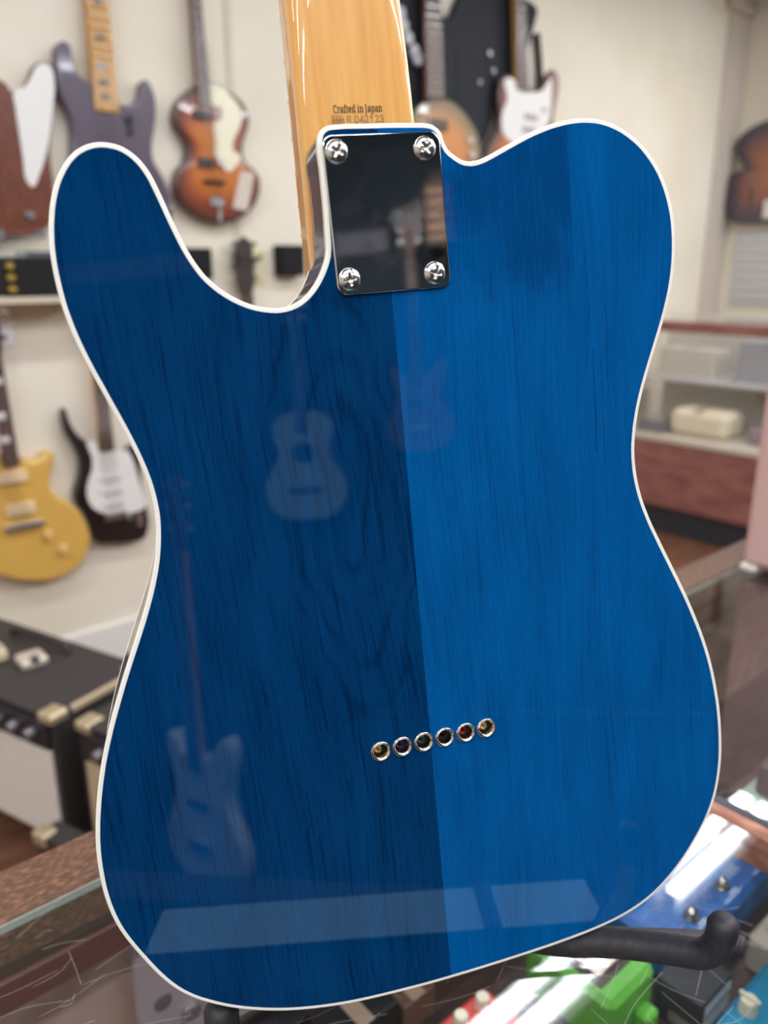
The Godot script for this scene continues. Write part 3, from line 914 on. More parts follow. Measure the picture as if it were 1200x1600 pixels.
	part(g, "top", burst_face(grown(vp, -0.006), zf + 0.0002, burst, fade), dye)
	hung_neck(g, [-44, 491, -12, 496, -1, 338, -45, 333], zf - 0.002, rose, mahog, mahog, 0.28, 4)
	part(g, "pickguard", slab(poly([5, 405, 32, 400, 59, 386, 89, 367, 106, 343, 108, 320, 96, 290, 80, 265, 68, 241, 71, 218, 98, 210, 83, 185, 65, 164, 44, 157, 32, 165, 26, 194, 4, 196, 6, 245, 5, 297, 30, 309, 32, 341, 3, 344]), zf + 0.005, zf + 0.008, 0.0008), cream)
	s = spots([-63, 328, -1, 299, 4, 338, 30, 312, -58, 191, -6, 162, 17, 183, -63, 125, 50, 119, -34, 80, 33, 46, 9, 0])
	for k in [0, 4]:
		bar(g, "pickup", (s[k] + s[k + 1]) / 2, absf(s[k + 1].x - s[k].x), absf(s[k + 1].y - s[k].y), zf, zf + 0.012, mat("pickup_black", hexc("3a302e"), 0.4))
	bar(g, "switch_plate", (s[2] + s[3]) / 2, 0.02, 0.024, zf + 0.008, zf + 0.010, mat("pale_lilac", hexc("b5a8b5"), 0.4))
	part(g, "volume_knob", knob(0.014, 0.014), mat("knob_pearl", hexc("ddd8d0"), 0.25, 0.5), Vector3(s[6].x, s[6].y, zf + 0.008))
	bar(g, "bridge", (s[7] + s[8]) / 2, 0.075, 0.010, zf, zf + 0.016, mat("bridge_ebony", hexc("2d1a14"), 0.5), 0.002)
	bar(g, "tailpiece", (s[9] + s[10]) / 2, 0.045, 0.028, zf + 0.004, zf + 0.014, chrome, 0.002)
	bar(g, "tailpiece_hinge", Vector2(s[11].x, (s[11].y + s[10].y) / 2), 0.014, 0.04, zf + 0.003, zf + 0.008, chrome, 0.002)
	part(g, "control_panel", slab(poly([95, 162, 146, 159, 113, 39, 58, 47], 1), zf + 0.002, zf + 0.006, 0.001, 2, false), mat("panel_pearl", hexc("cfbfb0"), 0.35))
	strings_on(g, Vector2(-0.02, 0.50), (s[9] + s[10]) / 2, 0.04, 4, zf + 0.017)
	# gold-top
	g = thing("electric_guitar", "gold-top single-cutaway guitar hanging low at the left edge", "guitar", Vector3(0.60, 0.41, -2.5))
	var gp := poly([101, 349, 125, 338, 150, 342, 169, 357, 186, 358, 190, 336, 179, 302, 168, 272, 172, 240, 195, 213, 227, 183, 250, 150, 264, 110, 271, 65, 259, 24, 237, -10, 198, -34, 151, -44, 99, -40, 46, -24, -5, 4, -56, 44, -92, 93, -107, 145, -100, 191, -76, 229, -49, 258, -37, 290, -43, 329, -42, 363, -20, 385, 11, 388, 37, 376, 48, 340, 87, 334])
	part(g, "body", slab(gp, zb, zf + 0.016, 0.010), mat("gold_top", hexc("dcae56"), 0.38, 0.1, 0.6))
	hung_neck(g, [40, 647, 80, 644, 85, 334, 41, 333], zf + 0.016, rose, mahog, black, 0.0, 6)
	s = spots([72, 202, 76, 149, 141, 106, 180, 49, 56, 582, 51, 484, 54, 416])
	bar(g, "pickup", s[0], 0.085, 0.036, zf + 0.016, zf + 0.026, mat("pickup_cream", hexc("e6c9a0"), 0.4), 0.003)
	bar(g, "pickup", s[0] + Vector2(-0.01, 0.10), 0.085, 0.036, zf + 0.016, zf + 0.026, mat("pickup_cream", hexc("e6c9a0"), 0.4), 0.003)
	var br := bar(g, "bridge", s[1], 0.115, 0.020, zf + 0.016, zf + 0.034, chrome, 0.004)
	for k in [2, 3]:
		part(g, "volume_knob", knob(0.015, 0.018), mat("knob_amber", hexc("e0b779"), 0.25), Vector3(s[k].x, s[k].y, zf + 0.016))
	for k in [4, 5, 6]:
		bar(g, "pearl_inlay", s[k], 0.026, 0.020, zf + 0.0268, zf + 0.0276, mat("inlay_pearl", hexc("dcd8d6"), 0.3), 0.0005)
	strings_on(g, Vector2(-0.025, 0.60), s[1], 0.05, 6, zf + 0.034)
	# black double-cutaway with white guard
	g = thing("electric_guitar", "black double-cutaway guitar with a white pickguard beside the gold-top", "guitar", Vector3(0.95, 0.41, -2.5))
	part(g, "body", slab(poly([-106, 482, -99, 449, -85, 411, -66, 386, -45, 370, -12, 337, 34, 331, 72, 325, 98, 340, 118, 338, 121, 299, 117, 251, 115, 202, 121, 161, 127, 115, 128, 65, 108, 18, 52, 14, -6, 24, -58, 43, -62, 61, -69, 101, -84, 143, -108, 190, -105, 218, -97, 239, -82, 283, -80, 320, -91, 358, -112, 406, -116, 446, -114, 472]), zb, zf, 0.008), black)
	part(g, "pickguard", slab(poly([-52, 371, -31, 370, -16, 338, 72, 325, 89, 294, 99, 244, 111, 183, 118, 127, 62, 116, -33, 137, -59, 161, -71, 197, -67, 234, -45, 287, -43, 323]), zf, zf + 0.003, 0.0008), white)
	hung_neck(g, [-11, 603, 27, 600, 30, 331, -16, 338], zf - 0.002, rose, maple, maple, 0.06, 6)
	s = spots([13, 116, 58, 104, 94, 87])
	bar(g, "bridge", s[0], 0.075, 0.022, zf + 0.003, zf + 0.014, mat("bridge_brown", hexc("8b7a70"), 0.3, 0.7), 0.002)
	part(g, "volume_knob", knob(0.011, 0.016), chrome, Vector3(s[1].x, s[1].y, zf))
	part(g, "jack_plate", cbox(Vector3(0.022, 0.045, 0.006), 0.002), chrome, Vector3(s[2].x, s[2].y, zf + 0.002))
	for k in 3:
		bar(g, "pickup", s[0] + Vector2(-0.005, 0.045 + 0.045 * k), 0.07, 0.016, zf + 0.003, zf + 0.008, mat("pickup_white", hexc("efebe6"), 0.4), 0.002)
	strings_on(g, Vector2(s[0].x - 0.02, 0.55), s[0], 0.05, 6, zf + 0.014)
	# jacket and the group at the right of the neck
	g = thing("leather_jacket", "black studded jacket hanging on the wall behind two guitars", "jacket", Vector3(2.62, 1.75, -2.5))
	var jp := poly([-518, 516, -227, 531, -165, 460, -99, 555, 97, 647, 297, 611, 366, 589, 343, 496, 300, 382, 270, 294, 122, 251, 117, 166, 83, 72, 38, 1, -130, -36, -324, -51, -440, -60, -535, 41, -548, 301])
	part(g, "cloth", slab(jp, 0.002, 0.030, 0.012), tex_mat("jacket_black", noise_tex([[0.0, hexc("0e0f14")], [0.5, hexc("161820")], [1.0, hexc("20232c")]], 0.03, 51), Vector3(5, 5, 5), 0.75))
	for k in 5:
		var x := -0.30 + 0.17 * k
		part(g, "fold", tube(curve([Vector3(x, 0.50 - 0.05 * (k % 2), 0.016), Vector3(x + 0.03, 0.30, 0.021), Vector3(x - 0.01, 0.02, 0.016)], 5), filled(11, 0.014), 8), mats["jacket_black"])
	for q in spots([71, 375, 98, 315, 20, 264]):
		part(g, "stud", knob(0.011, 0.008), mat("stud_steel", hexc("8f8f98"), 0.3, 0.9), Vector3(q.x, q.y, 0.030))
	g = thing("electric_guitar", "sunburst guitar in front of the black jacket, just right of the maple neck", "guitar", Vector3(2.45, 1.60, -2.5))
	var bp := poly([-158, 295, -91, 320, 14, 312, 97, 264, 156, 202, 171, 132, 145, 58, 72, -7, -37, -49, -159, -61, -268, -37, -325, 15, -333, 81, -294, 150, -238, 220])
	part(g, "body", slab(bp, 0.044, zf + 0.028, 0.008), mat("burst_side", hexc("6a6048"), 0.4, 0.0, 0.8))
	part(g, "top", burst_face(grown(bp, -0.006), zf + 0.0283, [Color(0.60, 0.22, 0.05), Color(0.58, 0.20, 0.045), Color(0.40, 0.19, 0.07), Color(0.14, 0.12, 0.065)], [0.0, 0.60, 0.74, 1.0]), dye)
	hung_neck(g, [-167, 731, -90, 747, -55, 318, -148, 307], zf + 0.026, rose, mahog, mahog, 0.15, 6)
	s = spots([-88, 225, 92, 185, 103, 133])
	bar(g, "pickup", s[0], 0.10, 0.04, zf + 0.028, zf + 0.042, black, 0.003)
	part(g, "volume_knob", knob(0.014, 0.016), mat("knob_pearl", hexc("ddd8d0"), 0.25, 0.5), Vector3(s[1].x, s[1].y, zf + 0.028))
	part(g, "tone_knob", knob(0.014, 0.016), chrome, Vector3(s[2].x, s[2].y, zf + 0.028))
	g = thing("guitar_strap", "white patterned strap hanging over the black jacket beside the maple neck", "strap", Vector3(2.45, 1.60, -2.5))
	var sv := []
	for q in spots([-258, 578, -242, 541, -218, 504, -186, 467, -169, 443]):
		sv.append(Vector3(q.x, q.y, 0.045))
	part(g, "webbing", tube(curve(sv, 4), filled(17, 0.012), 8), black)
	for q in curve(sv, 1):
		part(g, "patch", knob(0.024, 0.012), mat("patch_white", hexc("b9b6ba"), 0.5), q)
	g = thing("electric_guitar", "sunburst double-cutaway guitar with a white pickguard beside the bare wall", "guitar", Vector3(2.85, 1.75, -2.5))
	var rp := poly([-135, 245, -123, 288, -89, 304, -44, 292, -16, 260, 56, 260, 140, 280, 167, 332, 208, 363, 240, 348, 251, 287, 233, 215, 228, 151, 268, 90, 299, 13, 272, -69, 164, -128, 3, -150, -142, -133, -205, -74, -199, -1, -153, 64, -128, 127, -136, 192])
	part(g, "body", slab(rp, 0.044, zf + 0.028, 0.008), mat("burst_edge", hexc("43251a"), 0.35, 0.0, 0.8))
	part(g, "top", burst_face(grown(rp, -0.006), zf + 0.0283, burst, fade, 0.001), dye)
	part(g, "pickguard", slab(poly([-112, 278, -59, 290, -26, 254, 57, 254, 135, 273, 185, 322, 196, 262, 179, 140, 91, 93, -52, 52, -110, 86, -119, 152, -88, 215]), zf + 0.030, zf + 0.033, 0.0008), white)
	hung_neck(g, [-97, 711, -11, 728, 37, 261, -36, 252], zf + 0.026, rose, maple, maple, 0.15, 6)
	s = spots([64, 159, 147, 199])
	var pk := bar(g, "pickup", s[0], 0.08, 0.022, zf + 0.033, zf + 0.038, mat("pickup_dim", hexc("a59a98"), 0.4), 0.002)
	bar(g, "pickup", s[0] + Vector2(-0.01, -0.05), 0.08, 0.022, zf + 0.033, zf + 0.038, mat("pickup_dim", hexc("a59a98"), 0.4), 0.002)
	part(g, "volume_knob", knob(0.012, 0.015), mat("knob_pearl", hexc("ddd8d0"), 0.25, 0.5), Vector3(s[1].x, s[1].y, zf + 0.033))
	# small guitar whose head shows in the cutaway
	g = thing("electric_guitar", "dark headed guitar hanging low, seen through the blue guitar's cutaway", "guitar", Vector3(1.50, 0.42, -2.5))
	var sb := poly([28, 118, 55, 118, 80, 140, 105, 165, 118, 160, 122, 130, 118, 95, 105, 60, 100, 30, 108, -10, 130, -55, 150, -105, 150, -150, 125, -195, 75, -222, 0, -230, -75, -222, -130, -195, -158, -145, -158, -95, -135, -45, -112, 0, -108, 35, -120, 70, -135, 110, -140, 155, -125, 185, -100, 175, -70, 140, -45, 118, -28, 118])
	for i in sb.size():
		sb[i].y += 0.23
	part(g, "body", slab(sb, zb, zf, 0.008), mat("white_finish", hexc("e0dad2"), 0.3, 0.0, 0.8))
	hung_neck(g, [-26, 500, 26, 500, 28, 300, -28, 300], zf - 0.002, rose, mahog, mat("head_dark", hexc("3a2f2c"), 0.4), 0.29, 6)
	bar(g, "bridge", Vector2(0, 0.12), 0.07, 0.02, zf, zf + 0.012, chrome)
	hanger(Vector3(1.50, 1.325, -2.5), "black wall hanger with two prongs beside the ivory switch plate")
	# archtop on the far right wall
	g = thing("archtop_guitar", "dark sunburst hollow-body guitar on the right-hand wall at the edge", "guitar", Vector3(4.85, 1.553, -2.212), -PI / 2)
	var ap := poly([-86, 524, -182, 495, -239, 451, -241, 379, -203, 313, -185, 286, -255, 270, -284, 171, -281, 85, -233, 7, -136, -13, 0, -13, 136, -13, 233, 7, 281, 85, 284, 171, 255, 270, 185, 286, 203, 313, 241, 379, 239, 451, 182, 495, 86, 524])
	for i in ap.size():
		ap[i].x *= 0.97
	part(g, "body", slab(ap, 0.002, 0.080, 0.010), mat("arch_side", hexc("2a2a35"), 0.35, 0.0, 0.8))
	part(g, "top", burst_face(grown(ap, -0.01), 0.0803, [Color(0.30, 0.09, 0.03), Color(0.22, 0.06, 0.03), Color(0.06, 0.03, 0.04), Color(0.02, 0.025, 0.04)], [0.0, 0.5, 0.8, 1.0], 0.012), dye)
	for x in [-0.11, 0.11]:
		part(g, "sound_hole", tube(curve([Vector3(x * 1.1, 0.21, 0.088), Vector3(x, 0.17, 0.090), Vector3(x, 0.11, 0.090), Vector3(x * 0.9, 0.07, 0.088)], 5), filled(16, 0.007), 8), black)
	hung_neck(g, [-24, 900, 24, 900, 28, 505, -28, 505], 0.084, rose, mahog, black, 0.06, 6)
	bar(g, "tailpiece", Vector2(0, 0.06), 0.06, 0.10, 0.088, 0.098, chrome, 0.003)

func wall_fittings() -> void:
	# amp head on a shelf at the left edge
	var sh := thing("wall_shelf", "narrow wooden wall shelf carrying a black amplifier head", "shelf", Vector3(0.782, 1.222, -2.5))
	part(sh, "board", box(Vector3(-0.12, -0.018, 0), Vector3(0.13, 0, 0.14), 0.002), mat("shelf_cream", hexc("cdbfa9"), 0.5))
	for x in [-0.09, 0.09]:
		part(sh, "bracket", box(Vector3(x - 0.010, -0.045, 0), Vector3(x + 0.010, -0.018, 0.10), 0.004), mat("shelf_cream", hexc("cdbfa9"), 0.5))
	var a := thing("guitar_amplifier", "black amplifier head with gold knobs on the wall shelf at left", "amplifier", Vector3(0.782, 1.222, -2.5))
	part(a, "cabinet", box(Vector3(-0.085, 0, 0.004), Vector3(0.115, 0.105, 0.13), 0.006), mat("tolex_black", hexc("0e0b0c"), 0.85))
	for k in 3:
		part(a, "knob", knob(0.010, 0.014), mat("knob_gold", hexc("c9ab55"), 0.3, 0.6), Vector3(-0.072, 0.022 + 0.030 * k, 0.13))
	part(a, "badge", box(Vector3(-0.02, 0.103, 0.02), Vector3(0.07, 0.121, 0.11), 0.003), mat("badge_steel", hexc("b8c0cc"), 0.2, 0.9))
	for q in [[1.278, 1.36, 1.372, 1.262, "small black speaker box on the wall left of the dark headstock"], [1.640, 1.375, 1.745, 1.272, "small black speaker box on the wall beside the maple neck"]]:
		var b := thing("wall_speaker", q[4], "speaker", Vector3((q[0] + q[2]) / 2, q[3], -2.5))
		var w: float = (q[2] - q[0]) / 2
		part(b, "cabinet", box(Vector3(-w, 0, 0), Vector3(w, q[1] - q[3], 0.05), 0.004), mat("speaker_black", hexc("0e0c0d"), 0.85))
		part(b, "grille", box(Vector3(-w + 0.008, 0.008, 0.05), Vector3(w - 0.008, q[1] - q[3] - 0.008, 0.053), 0.001), mat("grille_black", hexc("120f11"), 0.9))
	var sw := thing("switch_plate", "ivory wall switch plate with a white toggle", "switch", Vector3(1.565, 1.300, -2.5))
	part(sw, "plate", box(Vector3(-0.035, -0.057, 0), Vector3(0.035, 0.057, 0.006), 0.002), mat("ivory", hexc("d8c9a0"), 0.4))
	part(sw, "toggle", box(Vector3(-0.006, -0.004, 0.006), Vector3(0.006, 0.014, 0.016), 0.002), mat("toggle_white", hexc("f0ece4"), 0.4))
	for y in [-0.03, 0.03]:
		part(sw, "screw", knob(0.003, 0.002), mat("screw_steel", hexc("d8d0ca"), 0.22, 1.0), Vector3(0, y, 0.006))
	var pt := thing("price_tag", "white price tag pinned to the wall below the shelf", "tag", Vector3(0.712, 1.08, -2.5))
	part(pt, "card", box(Vector3(-0.022, 0, 0.001), Vector3(0.022, 0.10, 0.003), 0.0005), mat("card_white", hexc("f1eef0"), 0.5))
	part(pt, "pin", knob(0.004, 0.006), mat("pin_red", hexc("b03a30"), 0.4), Vector3(0, 0.09, 0.003))
	# louvred panel below the archtop
	var lv := thing("louvre_panel", "pale grey louvred panel low on the right-hand wall", "vent", Vector3(4.85, 1.08, -2.12), -PI / 2)
	var pale := mat("louvre_grey", hexc("c9c5c4"), 0.5)
	part(lv, "frame", box(Vector3(-0.30, 0, 0), Vector3(0.30, 0.42, 0.012), 0.002), pale)
	for k in 7:
		var sl := part(lv, "slat", cbox(Vector3(0.54, 0.040, 0.006), 0.002), mat("slat_white", hexc("dcdad8"), 0.5), Vector3(0, 0.05 + 0.054 * k, 0.026))
		sl.rotation.x = 0.5

func floor_amps() -> void:
	var black := tex_mat("tolex", noise_tex([[0.0, hexc("2c2624")], [0.5, hexc("363030")], [1.0, hexc("413937")]], 0.1, 61), Vector3(8, 8, 8), 0.6)
	var deep := black
	var cloth := tex_mat("grille_cloth", noise_tex([[0.0, hexc("d2c8be")], [0.5, hexc("e2d9d0")], [1.0, hexc("ece4dc")]], 0.15, 62), Vector3(10, 10, 10), 0.8)
	# x of the amplifier runs along its width, z points out of its front
	var turn := atan2(0.33, 0.944) 
	var specs := [["large combo amplifier with a grey grille and a row of knobs on the floor", Vector3(0.426, 0.10, -1.534), Vector3(0.62, 0.32, 0.26), 1.0], ["small combo amplifier with a beige grille right of the large one", Vector3(0.563, 0.06, -1.222), Vector3(0.30, 0.35, 0.20), 1.0]]
	for k in 2:
		var q = specs[k]
		var a := thing("combo_amplifier", q[0], "amplifier", q[1])
		var wdir := Vector3(-0.33, 0, -0.944)
		a.transform = Transform3D(Basis(-wdir, Vector3.UP, (-wdir).cross(Vector3.UP)), q[1])
		var s: Vector3 = q[2]
		# origin at the front lower right corner: x from -width to 0, z from -depth to 0
		part(a, "cabinet", box(Vector3(-s.x, 0, -s.z), Vector3(0, s.y - 0.006, -0.012), 0.008), deep)
		part(a, "top_panel", box(Vector3(-s.x, s.y - 0.010, -s.z), Vector3(0, s.y, 0), 0.004), black)
		part(a, "front_frame", box(Vector3(-s.x, 0, -0.012), Vector3(0, s.y - 0.010, -0.004), 0.003), deep)
		part(a, "grille", box(Vector3(-s.x + 0.02, 0.015, -0.004), Vector3(-0.014, s.y - 0.085, 0.004), 0.003), cloth if k == 0 else mat("grille_beige", hexc("c4ab8c"), 0.8))
		part(a, "control_panel", box(Vector3(-s.x + 0.02, s.y - 0.080, -0.004), Vector3(-0.014, s.y - 0.016, 0.006), 0.002), mat("panel_grey", hexc("3b3840"), 0.35, 0.5))
		for i in 8 if k == 0 else 4:
			part(a, "knob", knob(0.013, 0.018), mat("amp_knob", hexc("8f8a8c"), 0.3, 0.7), Vector3(-0.06 - 0.055 * i, s.y - 0.048, 0.006))
		for x in [-s.x + 0.02, -0.02]:
			for z in [-0.02, -s.z + 0.02]:
				part(a, "corner", box(Vector3(x - 0.024, s.y - 0.022, z - 0.024), Vector3(x + 0.022, s.y + 0.003, z + 0.024), 0.006), mat("corner_brass", hexc("c9b695"), 0.35, 0.6))
		part(a, "edge_trim", box(Vector3(-0.008, s.y - 0.014, -s.z + 0.05), Vector3(0.004, s.y + 0.002, -0.05), 0.003), mat("trim_tan", hexc("b7a284"), 0.5))
		part(a, "handle", tube(curve([Vector3(-s.x / 2 - 0.10, s.y, -s.z * 0.82), Vector3(-s.x / 2 - 0.08, s.y + 0.02, -s.z * 0.82), Vector3(-s.x / 2 + 0.08, s.y + 0.02, -s.z * 0.82), Vector3(-s.x / 2 + 0.10, s.y, -s.z * 0.82)], 5), filled(16, 0.009), 10), deep)
		for x in [-s.x + 0.06, -0.06]:
			for z in [-0.05, -s.z + 0.05]:
				part(a, "caster", tube([Vector3(x - 0.012, -q[1].y + 0.03, z), Vector3(x + 0.012, -q[1].y + 0.03, z)], [0.03, 0.03], 18), mat("caster_black", hexc("141214"), 0.6))
				part(a, "caster_stem", tube([Vector3(x, -q[1].y + 0.03, z), Vector3(x, 0.004, z)], [0.01, 0.01], 10), mat("caster_black", hexc("141214"), 0.6))
	# small things on the large amplifier
	var m := thing("effects_box", "pale metal box lying on top of the large amplifier", "box", Vector3(0.475, 0.4205, -1.800))
	part(m, "housing", box(Vector3(-0.03, 0, -0.03), Vector3(0.03, 0.022, 0.03), 0.006), mat("pale_metal", hexc("d6c9b8"), 0.35, 0.4))
	part(m, "knob", knob(0.012, 0.01), mat("amp_knob", hexc("8f8a8c"), 0.3, 0.7), Vector3(0, 0.02, 0.02))
	m = thing("tuner_box", "cream and blue gadget at the back of the large amplifier's top", "gadget", Vector3(0.400, 0.4205, -1.880))
	part(m, "housing", box(Vector3(-0.04, 0, -0.03), Vector3(0.04, 0.03, 0.03), 0.006), mat("gadget_cream", hexc("cdbd9c"), 0.4))
	part(m, "screen", box(Vector3(-0.03, 0.03, -0.02), Vector3(0.03, 0.032, 0.02), 0.001), mat("gadget_blue", hexc("97a3bf"), 0.3))
	# black practice speaker on the floor
	m = thing("floor_monitor", "black floor wedge with chrome corners beside the large amplifier", "speaker", Vector3(0.375, 0.0, -1.345), 0.34)
	part(m, "cabinet", slab(poly([0, 0, 80, 0, 80, 120, 50, 240, 0, 240], 1), -0.10, 0.10, 0.006, 2, false), deep)
	for z in [-0.09, 0.09]:
		part(m, "corner", box(Vector3(-0.004, 0.215, z - 0.02), Vector3(0.03, 0.246, z + 0.02), 0.005), mat("corner_brass", hexc("c9b695"), 0.35, 0.6))
	part(m, "grille", box(Vector3(-0.006, 0.01, -0.085), Vector3(0.0, 0.16, 0.085), 0.002), mat("grille_pale", hexc("c9c4c8"), 0.7))

func far_showcase() -> void:
	var wood := tex_mat("far_wood", noise_tex([[0.0, hexc("7a4a42")], [0.5, hexc("8f5b52")], [1.0, hexc("a06c62")]], 0.02, 71), Vector3(1, 3, 1), 0.45)
	var c := thing("glass_showcase", "brown wooden showcase with a glass front at the far right", "showcase", Vector3(3.6, 0, -1.7))
	var z0 := -0.72
	var z1 := 1.5
	part(c, "plinth", box(Vector3(0.03, 0, z0), Vector3(0.6, 0.14, z1), 0.004), mat("plinth_slate", hexc("2d2f36"), 0.6))
	part(c, "base_panel", box(Vector3(0.0, 0.14, z0), Vector3(0.6, 0.47, z1), 0.006), wood)
	part(c, "deck", box(Vector3(-0.005, 0.47, z0), Vector3(0.605, 0.50, z1), 0.004), mat("deck_pale", hexc("cbbfae"), 0.4))
	part(c, "top_rail", box(Vector3(0.0, 1.005, z0), Vector3(0.04, 1.055, z1), 0.004), wood)
	part(c, "back_wall", box(Vector3(0.585, 0.50, z0), Vector3(0.6, 1.055, z1), 0.002), mat("case_back", hexc("c3bcb2"), 0.6))
	part(c, "top_pane", box(Vector3(0.04, 1.045, z0), Vector3(0.585, 1.052, z1), 0.001), mat("counter_glass", Color.WHITE))
	part(c, "front_pane", box(Vector3(0.012, 0.50, z0), Vector3(0.018, 1.005, z1), 0.001), mats["counter_glass"])
	for z in [z0 + 0.02, 0.38, z1 - 0.02]:
		part(c, "post", box(Vector3(0.0, 0.50, z - 0.016), Vector3(0.032, 1.005, z + 0.016), 0.003), mat("post_pale", hexc("b9a79a"), 0.4))
	part(c, "inner_shelf", box(Vector3(0.20, 0.745, z0), Vector3(0.585, 0.757, z1), 0.001), mat("shelf_grey", hexc("b9b5b2"), 0.4))
	var list := [
		["cream rounded mute bag on the showcase deck", "cloth_bag", "bag", Vector3(3.78, 0.50, -1.93), Vector3(0.20, 0.13, 0.30), "e2d3b6"],
		["purple folded cloth beside the cream bag in the showcase", "folded_cloth", "cloth", Vector3(3.80, 0.50, -1.62), Vector3(0.16, 0.08, 0.16), "8a6f7c"],
		["dark cable coil box low in the showcase", "cable_box", "box", Vector3(3.70, 0.50, -2.16), Vector3(0.12, 0.06, 0.14), "6c666c"],
		["grey carton standing on the showcase's inner shelf", "grey_carton", "box", Vector3(4.00, 0.757, -1.75), Vector3(0.16, 0.20, 0.26), "9a979d"],
		["pale carton standing on the showcase's inner shelf at left", "pale_carton", "box", Vector3(4.00, 0.757, -2.15), Vector3(0.16, 0.14, 0.30), "c7beb0"]]
	for q in list:
		var t := thing(q[1], q[0], q[2], q[3])
		var h: Vector3 = q[4]
		part(t, "body", box(Vector3(-h.x / 2, 0, -h.z / 2), Vector3(h.x / 2, h.y, h.z / 2), 0.03 if q[2] != "box" else 0.003), mat("case_" + q[5], hexc(q[5]), 0.6))
		part(t, "tie" if q[2] != "box" else "lid", box(Vector3(-h.x / 2 + 0.01, h.y - 0.002, -0.02), Vector3(h.x / 2 - 0.01, h.y + 0.006, 0.02), 0.002), mat("tape_tan", hexc("b29a80"), 0.4))

# ---------------------------------------------------------------- the back of the shop, mirrored in the lacquer and the plate
func back_of_shop() -> void:
	var sb := poly([28, 118, 55, 118, 80, 140, 105, 165, 118, 160, 122, 130, 118, 95, 105, 60, 100, 30, 108, -10, 130, -55, 150, -105, 150, -150, 125, -195, 75, -222, 0, -230, -75, -222, -130, -195, -158, -145, -158, -95, -135, -45, -112, 0, -108, 35, -120, 70, -135, 110, -140, 155, -125, 185, -100, 175, -70, 140, -45, 118, -28, 118])
	for i in sb.size():
		sb[i].y += 0.23
	var rose: Material = mats["rosewood"]
	var maple: Material = mats["bass_maple"]
	var chrome: Material = mats["hardware_chrome"]
	var list := [[Vector3(-0.25, 1.20, 3.0), "7a3a22", "cherry red guitar on the dark wall behind the viewer"]]
	var ac := thing("acoustic_guitar", "pale teal acoustic guitar on the dark wall behind the viewer", "guitar", Vector3(-0.78, 0.92, 3.0), PI)
	var ao := poly([0, 0, 90, 6, 150, 35, 188, 90, 195, 150, 175, 215, 140, 260, 122, 300, 128, 345, 145, 395, 140, 445, 105, 485, 40, 500, -40, 500, -105, 485, -140, 445, -145, 395, -128, 345, -122, 300, -140, 260, -175, 215, -195, 150, -188, 90, -150, 35, -90, 6])
	part(ac, "body", slab(ao, 0.002, 0.10, 0.008), mat("acoustic_side", hexc("8a5a3a"), 0.4, 0.0, 0.6))
	part(ac, "soundboard", slab(grown(ao, -0.006), 0.10, 0.102, 0.0008), mat("teal_top", hexc("a9d6dc"), 0.4, 0.0, 0.6))
	part(ac, "sound_hole", slab(disc(0.05, 32), 0.102, 0.1026, 0.0002), mats["gloss_black"], Vector3(0, 0.31, 0))
	bar(ac, "bridge", Vector2(0, 0.14), 0.16, 0.026, 0.102, 0.110, rose)
	hung_neck(ac, [-24, 760, 24, 760, 28, 400, -28, 400], 0.100, rose, maple, mahog_dark(), 0.10, 6)
	for q in list:
		var g := thing("electric_guitar", q[2], "guitar", q[0], PI)
		part(g, "body", slab(sb, 0.002, 0.045, 0.008), mat("rear_" + q[1], hexc(q[1]), 0.3, 0.0, 0.8))
		hung_neck(g, [-24, 760, 24, 760, 28, 310, -28, 310], 0.043, rose, maple, mahog_dark(), 0.12, 6)
		bar(g, "pickup", Vector2(0, 0.22), 0.08, 0.02, 0.045, 0.052, mats["gloss_black"])
		bar(g, "bridge", Vector2(0, 0.11), 0.08, 0.03, 0.045, 0.057, chrome)
	var rail := thing("display_rail", "long grey display rail high on the dark rear wall", "rail", Vector3(-1.3, 2.10, 3.0), PI)
	part(rail, "board", box(Vector3(-0.95, 0, 0.0), Vector3(0.95, 0.10, 0.03), 0.003), mat("rail_grey", hexc("5a5860"), 0.5))
	for k in 4:
		part(rail, "hook", tube(curve([Vector3(-0.7 + 0.45 * k, 0.05, 0.03), Vector3(-0.7 + 0.45 * k, 0.045, 0.09), Vector3(-0.7 + 0.45 * k, 0.065, 0.10)], 4), filled(9, 0.005), 8), chrome)
	var sh := thing("high_shelf", "dark shelf with striped boxes on the rear wall", "shelf", Vector3(-0.03, 2.08, 3.0), PI)
	part(sh, "board", box(Vector3(-0.14, -0.02, 0), Vector3(0.13, 0, 0.22), 0.002), mat("shelf_dark", hexc("2a2622"), 0.5))
	for k in 5:
		var b := thing("string_box", "%s tan string box in the stack on the rear shelf" % ["lowest", "second lowest", "middle", "second highest", "topmost"][k], "box", Vector3(-0.095, 2.08 + 0.05 * k, 2.88), 0.0, "boxes on the rear shelf")
		part(b, "carton", box(Vector3(-0.055, 0, -0.06), Vector3(0.055, 0.028, 0.06), 0.002), mat("carton_tan", hexc("c9a184"), 0.5))
		part(b, "lid_band", box(Vector3(-0.057, 0.028, -0.062), Vector3(0.057, 0.05, 0.062), 0.002), mat("carton_rust", hexc("5a3222"), 0.5))
	var g := thing("electric_guitar", "pale blue guitar standing on a floor stand behind the viewer", "guitar", Vector3(-0.60, 0.12, 1.26), PI + 0.5)
	part(g, "body", slab(sb, -0.02, 0.025, 0.008), mat("rear_pale_blue", hexc("dff3f7"), 0.3, 0.0, 0.8))
	hung_neck(g, [-24, 760, 24, 760, 28, 310, -28, 310], 0.023, rose, maple, mahog_dark(), 0.12, 6)
	bar(g, "pickup", Vector2(0, 0.22), 0.08, 0.02, 0.025, 0.032, mats["gloss_black"])
	bar(g, "bridge", Vector2(0, 0.11), 0.08, 0.03, 0.025, 0.037, chrome)
